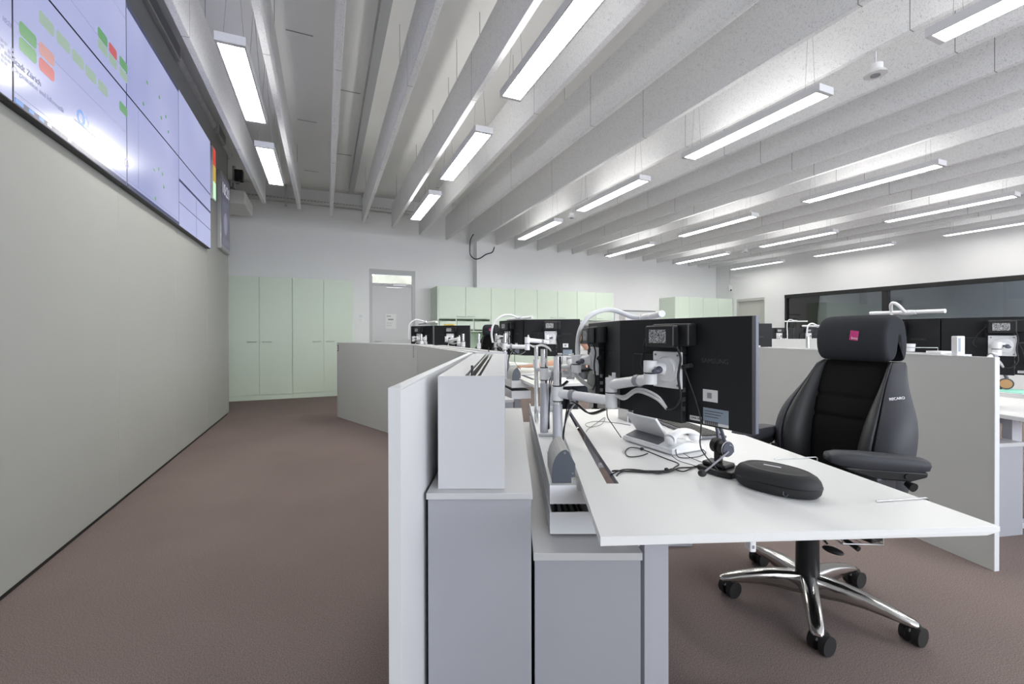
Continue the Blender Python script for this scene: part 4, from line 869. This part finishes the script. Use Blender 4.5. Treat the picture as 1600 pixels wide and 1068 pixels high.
# desk cables
def cable(pts, r, label, k=6, m_='cable', n=7, grp='black cables lying on the front desk'):
    c = smooth_path(pts, k); b0 = Vector(c[0]); o = MB().tube([p-b0 for p in c], r, n).build('desk_cable', m_); o.location = b0; tag(o, label, 'cable', grp); return o
Dz = lambda x, y, h=.004: tuple(pz(x, y, .7205+h))
cable([Dz(956, 738, -.01), Dz(960, 735), Dz(985, 736), Dz(1015, 737.5), Dz(1042, 737), Dz(1060, 731), Dz(1078, 730), Dz(1094, 728), Dz(1103, 731)], .0030, 'bundled black cable from the desk slot to the headset stand')
cable([Dz(954, 741, -.01), Dz(959, 739), Dz(975, 733), Dz(1000, 734), Dz(1030, 739), Dz(1050, 732), Dz(1068, 736), Dz(1090, 727), Dz(1104, 727)], .0022, 'second black cable twisted into the bundle at the desk slot')
cable([Dz(962, 748, -.01), Dz(965, 741), Dz(972, 737), Dz(985, 735), Dz(1040, 735), Dz(1055, 729), Dz(1060, 724), Dz(1040, 716), Dz(1010, 704), Dz(998, 700), Dz(984, 699), Dz(977, 706), Dz(983, 713), Dz(1000, 712), Dz(1012, 708)], .0022, 'black cable looping in front of the white telephone')
for x, y, l in ((1003, 701.5, 'under the telephone'), (1041.5, 734, 'on the cable bundle')):
    p = pz(x, y, .7255); o = MB().ball((0, 0, 0), .008, (1, 1, .75), 12, 8).build('cable_tie', 'cable'); o.location = p+Vector((0, 0, .002)); tag(o, 'black hook-and-loop cable tie '+l, 'cable tie')
cable([Dz(915, 679, -.01), Dz(918, 671), Dz(930, 662), Dz(945, 652), Dz(940, 662), Dz(922, 667), Dz(915, 662), Dz(930, 658), Dz(960, 660), Dz(985, 664)], .0014, 'thin black wire curling from the slot towards the tablet')
cable([Dz(1050, 712, .01), Dz(1062, 720), Dz(1085, 727), Dz(1100, 732)], .0013, 'thin black wire behind the white telephone')
cable([Dz(1068, 708, .01), Dz(1080, 715), Dz(1098, 722), Dz(1106, 724)], .0013, 'thin black wire nearer the keyboard')
for x0, y0, x1, y1, l in ((1210, 716.5, 1276, 713.5, 'farther'), (1369, 782.5, 1449, 777, 'nearer')):
    a, b = pz(x0, y0, .7235), pz(x1, y1, .7235); d = (b-a).normalized(); up = Vector((0, 0, 1))
    o = MB().tube([Vector((0, 0, 0)), b-a-d*.004, b-a+d*.002-up*.004, b-a+d*.003-up*.034], .0022, 8).build('wire_hook', 'steel'); o.location = a; tag(o, 'thin silver rod hooked over the user side of the front desk, %s one' % l, 'rod', 'silver rods on the desk edge')
t = empty('wire_basket', (.845, 1.112, .660), R(-3), 'wire cable basket hanging under the front desk', 'basket'); q = MB()
for k in range(9): q.tube([(0, .05*k, .036), (0, .05*k, .0), (.10, .05*k, .0), (.10, .05*k, .036)], .0018, 6)
for x, z in ((0, .036), (.10, .036), (0, 0), (.05, 0), (.10, 0)): q.tube([(x, 0, z), (x, .4, z)], .0018, 6)
q.build('wire_frame', 'steel', t)
t = empty('height_control', (.585, 1.075, .66), 0, 'small white desk height control under the near edge of the front desk', 'control')
p = py(1177, 852, 1.95)
t.location = (.588, 1.072, .60); MB().box(-.008, .008, -.012, .012, .064, .0975).build('handle_body', 'white', t, bevel=.004); MB().box(-.003, .003, -.0125, -.012, .074, .082).build('button', 'strap', t)
# box items on top of the right console
def on_top(x, y, z=1.0765): return pz(x, y, z)
t = empty('white_router', on_top(1502, 555), BR, 'white upright router box on the partition beside the right edge monitor', 'router')
MB().box(-.026, .026, .0, .03, 0, .105).build('body', 'white', t, bevel=.004); MB().box(-.020, -.004, -.0008, 0, .02, .095).build('front_grille', 'sticker', t)
t = empty('wire_stand', on_top(1447, 550), BR, 'thin silver wire frame standing on the partition behind the headrest', 'wire stand')
MB().tube([(-.09, .12, 0), (-.09, .12, .028), (.09, -.00, .028), (.09, 0, 0)], .0028, 8).build('wire', 'steel', t)
t = empty('small_white_box', G1.P(-.12, 1.36, 1.0765), BR, 'flat white box lying beside the router under the right edge monitor', 'box'); MB().box(-.05, .05, -.04, .04, 0, .016).build('body', 'white', t, bevel=.002)
t = empty('paper_cup', on_top(1420, 548.5), 0, 'small white cup on the partition right of the headrest', 'cup'); MB().cyl((0, 0, 0), (0, 0, .05), .03, .034, n=20).build('cup_body', 'white', t)
# things on the right-edge desk
e = pz(1590, 613, .7215)
t = empty('mint_folder', (e.x, e.y, .7205), R(12), 'mint green folder lying on papers at the right edge desk', 'folder'); MB().box(-.15, .15, -.11, .11, .0085, .013).build('cover', 'mint', t, bevel=.001)
t = empty('paper_stack', (e.x-.01, e.y-.01, .7205), R(20), 'loose white papers under the mint folder at the right edge desk', 'papers'); MB().box(-.17, .14, -.12, .12, 0, .008).build('sheets', 'paper', t)
hp = empty('blue_headphones', (e.x-.02, e.y+.17, .7205), R(40), 'dark blue headphones with tan cushion at the right edge desk', 'headphones')
MB().tube([(0, .085*math.cos(a), .09+.085*math.sin(a)) for a in [math.pi*2*k/24 for k in range(25)]], .012, 10, caps=False).build('headband', 'blockd', hp)
MB().cyl((-.02, -.08, .06), (.02, -.08, .06), .045, n=24).build('ear_cup', 'blockd', hp, bevel=.008); MB().cyl((-.035, -.08, .06), (-.02, -.08, .06), .036, n=24).build('ear_cushion', mat('tan_leather', (.5, .26, .12), .6), hp, bevel=.006)
# laptop and phone of the person
lp = empty('open_laptop', D2.P(.33, 1.95, .8205-.02), D2.r+R(96), 'silver laptop open on the raised desk in front of the person', 'laptop')
lm = Matrix.Translation((0, .11, .012)) @ Matrix.Rotation(R(68), 4, 'X')
MB().box(-.16, .16, -.11, .11, .001, .014).build('base', 'steel', lp, bevel=.003); MB().box(-.16, .16, 0, .21, -.003, .004).xf(lm).build('lid', 'white', lp, bevel=.002); MB().box(-.152, .152, .008, .202, .0042, .005).xf(lm).build('screen', 'dark', lp)
t = empty('desk_telephone', D2.P(.50, 1.32, .8005), D2.r+R(100), 'white telephone on the raised desk, partly hidden by chrome posts', 'telephone')
MB().add([(-.13, -.09, 0), (.13, -.09, 0), (.13, .09, 0), (-.13, .09, 0), (-.13, -.09, .015), (.13, -.09, .015), (.13, .09, .05), (-.13, .09, .05)], [(0, 3, 2, 1), (4, 5, 6, 7), (0, 1, 5, 4), (1, 2, 6, 5), (2, 3, 7, 6), (3, 0, 4, 7)]).build('base', 'white', t, bevel=.005)
MB().tube(smooth_path([(-.10, -.08, .04), (-.10, -.03, .066), (-.10, .04, .078), (-.10, .08, .07)]), .02, 12).build('handset', 'white', t)
# ------------------------------------------------------------------ swivel chair
def make_chair():
    t = empty('swivel_chair', (0, 0, 0), 0)
    MB().cyl((0, 0, .075), (0, 0, .135), .048, .040, n=28).cyl((0, 0, .05), (0, 0, .075), .022, n=16).build('hub', 'alu', t, bevel=.004)
    for k in range(5):
        a = R(95+72*k); d = Vector((math.cos(a), math.sin(a), 0)); w = Vector((-math.sin(a), math.cos(a), 0))
        st = [(.025, .060, .146, .028), (.07, .068, .147, .030), (.13, .080, .145, .029), (.20, .085, .136, .028), (.27, .082, .121, .026), (.325, .078, .105, .025), (.354, .078, .095, .020), (.362, .080, .090, .012)]
        rg = []
        for r, zb, zt, hw in st:
            zm = zt-.010; rg.append([d*r+w*(s_*hw)+Vector((0, 0, z)) for s_, z in ((-1, zb), (-1, zm), (-.72, zt-.002), (0, zt), (.72, zt-.002), (1, zm), (1, zb))])
        lg = MB().loft(rg).build('leg', 'alu', t)
        c = d*.335
        ax = Vector((math.cos(R(2)), math.sin(R(2)), 0)); off = Vector((-ax.y, ax.x, 0))*.024
        q = MB()
        for s_ in (-1, 1): q.cyl(c+off+ax*(s_*.010)+Vector((0, 0, .0365)), c+off+ax*(s_*.032)+Vector((0, 0, .0365)), .036, n=28)
        cs_ = q.build('castor', 'rubber', lg, bevel=.004)
        h = MB()
        pts = [c+Vector((0, 0, .082)), c+off*.4+Vector((0, 0, .064)), c+off+Vector((0, 0, .055))]
        h.tube(pts, [.016, .020, .022], 14)
        arcp = []
        for j in range(9):
            b = R(20+17*j); arcp.append(c+off+Vector((0, 0, .0365))+(Vector((off.x, off.y, 0)).normalized()*math.cos(b)+Vector((0, 0, 1))*math.sin(b))*.038)
        h.tube(arcp, .009, 8); h.build('castor_hood', 'dark', lg)
    MB().cyl((0, 0, .125), (0, 0, .30), .046, .044, n=28).cyl((0, 0, .30), (0, 0, .40), .024, n=24).build('column', 'dark', t, bevel=.003)
    MB().box(-.10, .10, -.13, .12, .365, .425).box(-.03, .03, .10, .26, .38, .41).build('tilt_mechanism', 'dark', t, bevel=.012)
    MB().tube([(.09, -.02, .385), (.20, -.04, .370), (.235, -.045, .362)], [.009, .009, .011], 10).build('lever', 'dark', t)
    l = MB().tube([(.09, -.09, .39), (.18, -.14, .375)], .004, 8).build('lever', 'dark', t)
    MB().ball((.215, -.160, .368), .020, (1.9, 1.3, .45), 16, 8).build('paddle', 'dark', l)
    MB().tube([(-.09, 0, .385), (-.22, -.02, .372)], .009, 10).build('lever', 'dark', t)
    # seat
    def rr(hx, hy, z, n_=3.2, N_=32):
        return [Vector((abs(math.cos(a))**(2/n_)*hx*(1 if math.cos(a) > 0 else -1), abs(math.sin(a))**(2/n_)*hy*(1 if math.sin(a) > 0 else -1)-.03, z)) for a in [2*math.pi*k/N_ for k in range(N_)]]
    MB().loft([rr(.18, .20, .425), rr(.215, .245, .435), rr(.228, .262, .47), rr(.228, .262, .50), rr(.215, .245, .52), rr(.17, .20, .525), rr(.02, .02, .515)]).build('seat_cushion', 'leather', t)
    # back: heights -> (z, inner half, outer half, forward depth of the bolster, y of the middle surface)
    S = [(.46, .100, .235, .050, .170), (.52, .104, .255, .075, .168), (.60, .108, .270, .095, .172), (.69, .113, .280, .105, .182), (.77, .118, .280, .105, .200), (.84, .124, .266, .096, .223), (.90, .130, .238, .080, .247), (.96, .134, .208, .062, .273), (1.02, .136, .188, .046, .300), (1.055, .134, .180, .036, .316), (1.07, .126, .168, .022, .324)]
    for s_ in (1, -1):
        rg = []; rf = []
        for i, (z, xi, xo, dp, y) in enumerate(S):
            w = xo-xi; k = .6 if i in (0, len(S)-1) else 1
            f1 = y-dp*k
            rf.append([Vector((s_*x, yy, z)) for x, yy in ((xi-.004, y+.035), (xi-.004, y-.012), (xi+.012, f1+dp*.30), (xi+w*.30, f1), (xi+w*.46, f1+.003), (xi+w*.50, f1+.012), (xi+w*.50, y+.035))])
            rg.append([Vector((s_*x, yy, z)) for x, yy in ((xi-.0, y+.09), (xi+.0, y+.03), (xi+w*.46, y+.0), (xi+w*.49, f1+.006), (xi+w*.62, f1+.010), (xi+w*.86, f1+.032), (xo, f1+.070), (xo+.002, y+.03), (xo-.012, y+.075), (xo-.05, y+.098))])
        if s_ < 0: rg = [r[::-1] for r in rg]; rf = [r[::-1] for r in rf]
        b = MB().loft(rg).build('back_bolster', 'leather', t, subd=2)
        MB().loft(rf).build('seam_panel', 'leather2', b, subd=1)
        st = [Vector((s_*(xi+(xo-xi)*.50), y-dp*(1)+.005, z)) for (z, xi, xo, dp, y) in S[1:-1]]
        MB().tube(smooth_path(st, 4), .0009, 6).build('stitching', 'knob', b)
    rg = []
    zs = [.46+.01*k for k in range(62)]
    def yat(z):
        for a, b in zip(S, S[1:]):
            if a[0] <= z <= b[0]: q = (z-a[0])/(b[0]-a[0]); return a[4]+(b[4]-a[4])*q, a[1]+(b[1]-a[1])*q
        return S[-1][4], S[-1][1]
    for z in zs:
        y, xi = yat(z); g = .014*(math.exp(-((z-.905)/.007)**2)+math.exp(-((z-.815)/.007)**2))+.010*(abs(z-.76) < .001)*0
        bul = .010 if .82 < z < .90 else .006
        rg.append([Vector((xi*u, y-bul*(1-u*u)-.006+g, z)) for u in [-1+.2*k for k in range(11)]] + [Vector((xi*u, y+.07, z)) for u in (1, -1)])
    MB().loft([r[::-1] for r in rg]).build('back_cushion', 'fabric', t)
    MB().loft([[Vector((x*hw, yy+y_, z)) for x, yy in ((-1, .055), (-.9, .10), (0, .112), (.9, .10), (1, .055), (0, .05))] for z, hw, y_ in ((.46, .20, .170), (.6, .235, .172), (.75, .24, .196), (.88, .21, .24), (1.0, .155, .291), (1.06, .14, .318))]).build('back_shell', 'dark', t)
    text_part('RECARO', .0155, basis((.2215, .212, .930), (.42, .90, .12), (-.10, -.06, 1)), 'lettering', 'white', t, .0012)
    # headrest pillow: horseshoe section folded over the top
    sec = [(-.055, -.095), (-.078, -.070), (-.088, -.02), (-.086, .035), (-.066, .085), (-.030, .112), (.012, .117), (.045, .104), (.068, .070), (.078, .02), (.080, -.03), (.074, -.075), (.060, -.098), (.050, -.098), (.044, -.07), (.042, -.02), (.037, .02), (.020, .040), (.006, .022), (.002, -.02), (-.002, -.06), (-.014, -.088), (-.032, -.100)]
    rg = []
    for x, k in ((-.150, .80), (-.1475, .90), (-.138, .965), (-.12, .99), (-.06, 1.0), (0, 1.005), (.06, 1.0), (.12, .99), (.138, .965), (.1475, .90), (.150, .80)):
        cx_, cz_ = (0, 0)
        out = []
        for y, z in sec:
            out.append(Vector((x, y*k+.345, z*k+1.168)))
        rg.append(out)
    h = MB().loft(rg).build('headrest_pillow', 'pillow', t, subd=1)
    tg = MB().box(-.018, .018, -.0015, 0, -.022, .022).xf(Matrix.Translation((.030, .2582, 1.188)) @ Matrix.Rotation(R(8), 4, 'Y')).build('pink_tag', 'pink', h, bevel=.001)
    text_part('bma', .016, basis((.032, .2560, 1.176), (1, 0, -.1), (.1, 0, 1)), 'tag_lettering', 'white', h)
    MB().cyl((-.05, .345, 1.04), (-.05, .345, 1.10), .008, n=10).cyl((.05, .345, 1.04), (.05, .345, 1.10), .008, n=10).build('headrest_post', 'steel', t)
    # armrests
    for s_ in (1, -1):
        rgs = []
        tw = R(36 if s_ > 0 else -14)   # pads swivel inwards
        for yy, hw, zt, zb in ((-.172, .022, .684, .672), (-.165, .036, .696, .662), (-.13, .043, .703, .652), (-.05, .046, .705, .645), (.05, .046, .702, .645), (.12, .045, .697, .648), (.150, .040, .692, .655), (.158, .026, .684, .664)):
            rgs.append([Vector((a_*hw, yy, z)) for a_, z in ((-1, (zt+zb)/2), (-.86, zt-.004), (-.4, zt), (.4, zt), (.86, zt-.004), (1, (zt+zb)/2), (.8, zb), (-.8, zb))])
        cx_ = s_*(.272 if s_ > 0 else .262); cy_ = .0
        mtx = Matrix.Translation((cx_, cy_, .036)) @ Matrix.Rotation(-tw if s_ > 0 else -tw, 4, 'Z')
        p = MB().loft([r[::-1] for r in rgs]).xf(mtx).build('armrest_pad', 'leather', t, bevel=.004)
        MB().prism([(-.13, .650), (.145, .650), (.14, .632), (.09, .612), (-.02, .612), (-.10, .635)], -.036, .036, 'x').xf(mtx).build('armrest_carrier', 'dark', p, bevel=.006)
        MB().cyl((.036, .08, .632), (.041, .08, .632), .011, n=16).cyl((.036, .075, .606), (.062, .085, .600), .010, .017, n=12).xf(mtx).build('adjust_button', 'dark', p)
        MB().box(cx_-.028, cx_+.028, cy_-.045, cy_+.065, .43, .655).build('armrest_post', 'knobdark', t, bevel=.008)
        MB().box(min(cx_, s_*.08), max(cx_, s_*.08), cy_-.03, cy_+.05, .395, .43).build('armrest_bracket', 'dark', t, bevel=.006)
    return t
M['knobdark'] = mat('dark_grey_plastic', (.035, .037, .043), .45)
ch = make_chair(); ch.location = (1.304, 1.92, 0); ch.rotation_euler = (0, 0, R(-70)); tag(ch, 'large black leather swivel chair with pink headrest tag at the front desk', 'chair', 'black swivel chairs')
def place_chair(x, y, facing, label, lift=0):
    c = copy_tree(ch); c.location = (x, y, 0); c.rotation_euler = (0, 0, facing+R(90)); tag(c, label, 'chair', 'black swivel chairs')
    if lift:
        for k in c.children:
            n = k.name.split('.')[0]
            if n not in ('hub', 'leg'): k.location = (0, 0, lift)
            if n == 'column': k.location = (0, 0, lift*.5)
    return c
place_chair(-.57, 7.95, R(240), 'black swivel chair with a pink tag beyond the monitor below the letter flaps', .09)
place_chair(3.02, 6.02, R(205), 'black swivel chair whose headrest top shows beyond the right-bank monitors', .10)
pc = place_chair(.98, 5.12, R(232), 'black swivel chair the working person sits on', .04)
#PART4
# ------------------------------------------------------------------ the person at the raised desk
def skin_obj(name, nodes, edges, material, parent=None, root=0, sub=2):
    me = bpy.data.meshes.new(name); me.from_pydata([n[0] for n in nodes], edges, []); me.update()
    o = bpy.data.objects.new(name, me); COL.objects.link(o); o.parent = parent
    o.modifiers.new('skin', 'SKIN')
    for i, n in enumerate(nodes):
        r = n[1]; sv = me.skin_vertices[0].data[i]; sv.radius = r if isinstance(r, tuple) else (r, r); sv.use_root = (i == root)
    s_ = o.modifiers.new('subd', 'SUBSURF'); s_.levels = sub; s_.render_levels = sub
    me.materials.append(M[material]); dg = bpy.context.evaluated_depsgraph_get()
    m2 = bpy.data.meshes.new_from_object(o.evaluated_get(dg)); o.modifiers.clear(); o.data = m2; m2.name = name
    m2.polygons.foreach_set('use_smooth', [True]*len(m2.polygons)); m2.materials.clear(); m2.materials.append(M[material]); bpy.data.meshes.remove(me)
    return o
PO = Vector((.98, 5.05, 0))
def W(x, y, z): return (x-PO.x, y-PO.y, z)
per = empty('person', PO, 0, 'person in a white shirt working at the raised desk, mostly hidden by monitors', 'person')
nodes, edges = [], []
def nd(p, r, frm=None):
    nodes.append((p, r)); i = len(nodes)-1
    if frm is not None: edges.append((frm, i))
    return i
pel = nd(W(.98, 5.06, .60), .125); bel = nd(W(.95, 4.99, .74), .115, pel); chs = nd(W(.89, 4.89, .90), .125, bel); nkb = nd(W(.845, 4.81, 1.015), .062, chs)
nk = nd(W(.835, 4.785, 1.06), .050, nkb); jaw = nd(W(.785, 4.745, 1.105), .058, nk); hm = nd(W(.788, 4.748, 1.165), .076, jaw); ht = nd(W(.80, 4.752, 1.215), .060, hm)
def hand(wr, fw, side, curl=.4):
    """palm and five fingers continuing the wrist"""
    wrv = Vector(nodes[wr][0]); f = Vector(fw).normalized(); s_ = Vector((-f.y, f.x, 0)).normalized()*side; up = Vector((0, 0, 1))
    pm = nd(tuple(wrv+f*.045), (.026, .019), wr); kn = nd(tuple(wrv+f*.075), (.030, .014), pm)
    for k, ln in enumerate((.070, .078, .073, .058)):
        off = s_*(.027-.018*k); b = nd(tuple(wrv+f*.090+off), .0095, kn); c = nd(tuple(wrv+f*(.090+ln*.5)+off*1.15+up*(.006-.010*k*.2)), .0085, b); nd(tuple(wrv+f*(.090+ln*.9)+off*1.2-up*.020*curl*2), .0068, c)
    t1 = nd(tuple(wrv+f*.045+s_*.040-up*.004), .0105, pm); nd(tuple(wrv+f*.085+s_*.056-up*.010), .0085, t1)
for sgn, sh, el, wr_, hf in ((1, (.93, 4.65, .985), (.775, 4.38, .872), (.545, 4.42, .842), (-1, .18, -.02)), (-1, (.70, 4.93, .985), (.45, 4.76, .872), (.20, 4.66, .852), (-1, -.35, -.02))):
    a = nd(W(*sh), .058, chs if sgn > 0 else chs); b = nd(W(*[(p+q)/2 for p, q in zip(sh, el)]), .047, a); c = nd(W(*el), .040, b); d = nd(W(*[(p*.6+q*.4) for p, q in zip(el, wr_)]), .038, c); e = nd(W(*wr_), (.026, .021), d); hand(e, hf, sgn)
for s_ in (1, -1):
    hx, hy = .98+.065*s_*.65, 5.04-.065*s_*.75
    a = nd(W(hx, hy, .575), .085, pel); b = nd(W(hx-.20, hy-.17, .575), .075, a); c = nd(W(hx-.36, hy-.30, .55), .058, b); d = nd(W(hx-.38, hy-.32, .34), .050, c); e = nd(W(hx-.39, hy-.33, .10), .036, d); nd(W(hx-.50, hy-.42, .045), (.036, .030), e)
body = skin_obj('body', nodes, edges, 'skin', per)
sn, se = [], []
def n2(p, r, frm=None):
    sn.append((p, r)); i = len(sn)-1
    if frm is not None: se.append((frm, i))
    return i
a0 = n2(W(.98, 5.06, .60), .140); a1 = n2(W(.95, 4.99, .74), .130, a0); a2 = n2(W(.89, 4.89, .90), .140, a1); n2(W(.845, 4.81, 1.02), .070, a2)
for sh, el in (((.93, 4.65, .985), (.775, 4.38, .872)), ((.70, 4.93, .985), (.45, 4.76, .872))):
    b = n2(W(*sh), .072, a2); c = n2(W(*[(p+q)/2 for p, q in zip(sh, el)]), .062, b); n2(W(*[(p*.2+q*.8) for p, q in zip(sh, el)]), .056, c)
skin_obj('shirt', sn, se, 'shirt', per)
sn, se = [], []
a0 = n2(W(.98, 5.06, .585), .142)
for s_ in (1, -1):
    hx, hy = .98+.065*s_*.65, 5.04-.065*s_*.75
    a = n2(W(hx, hy, .575), .095, a0); b = n2(W(hx-.20, hy-.17, .575), .085, a); c = n2(W(hx-.36, hy-.30, .55), .068, b); d = n2(W(hx-.38, hy-.32, .34), .062, c); n2(W(hx-.39, hy-.33, .12), .055, d)
skin_obj('trousers', sn, se, 'trousers', per)
for s_ in (1, -1):
    hx, hy = .98+.065*s_*.65, 5.04-.065*s_*.75
    MB().ball(W(hx-.45, hy-.38, .038), .045, (1.9, 1.4, .85), 18, 10).build('shoe', 'dark', per)
fd = Vector((-.93, -.36, 0)).normalized(); fs = Vector((-fd.y, fd.x, 0)); hc = Vector(W(.788, 4.748, 1.165))
hr = MB().ball(tuple(hc-fd*.012+Vector((0, 0, .018))), .103, (1, .98, 1.08), 24, 16)
hr.v = [tuple(Vector(p) - (fd*max(0, (Vector(p)-hc).dot(fd)-.052) if (Vector(p)-hc).z < .065 else Vector((0, 0, 0)))) for p in hr.v]
hr.build('hair', 'hair', per)
MB().ball(tuple(hc+fd*.082-Vector((0, 0, .012))), .014, (1.2, .8, 1.5), 12, 8).build('nose', 'skin', per)
MB().ball(tuple(hc+fd*.070-Vector((0, 0, .050))), .012, (.7, 1.6, .5), 12, 8).build('mouth', mat('lips', (.45, .18, .15), .5), per)
for s_ in (1, -1):
    MB().ball(tuple(hc+fd*.071+fs*.028*s_+Vector((0, 0, .012))), .009, (1, 1, .7), 12, 8).build('eye', 'ink', per)
    MB().ball(tuple(hc+fs*.092*s_+fd*.010-Vector((0, 0, .012))), .013, (.8, .5, 1.4), 12, 8).build('ear', 'skin', per)
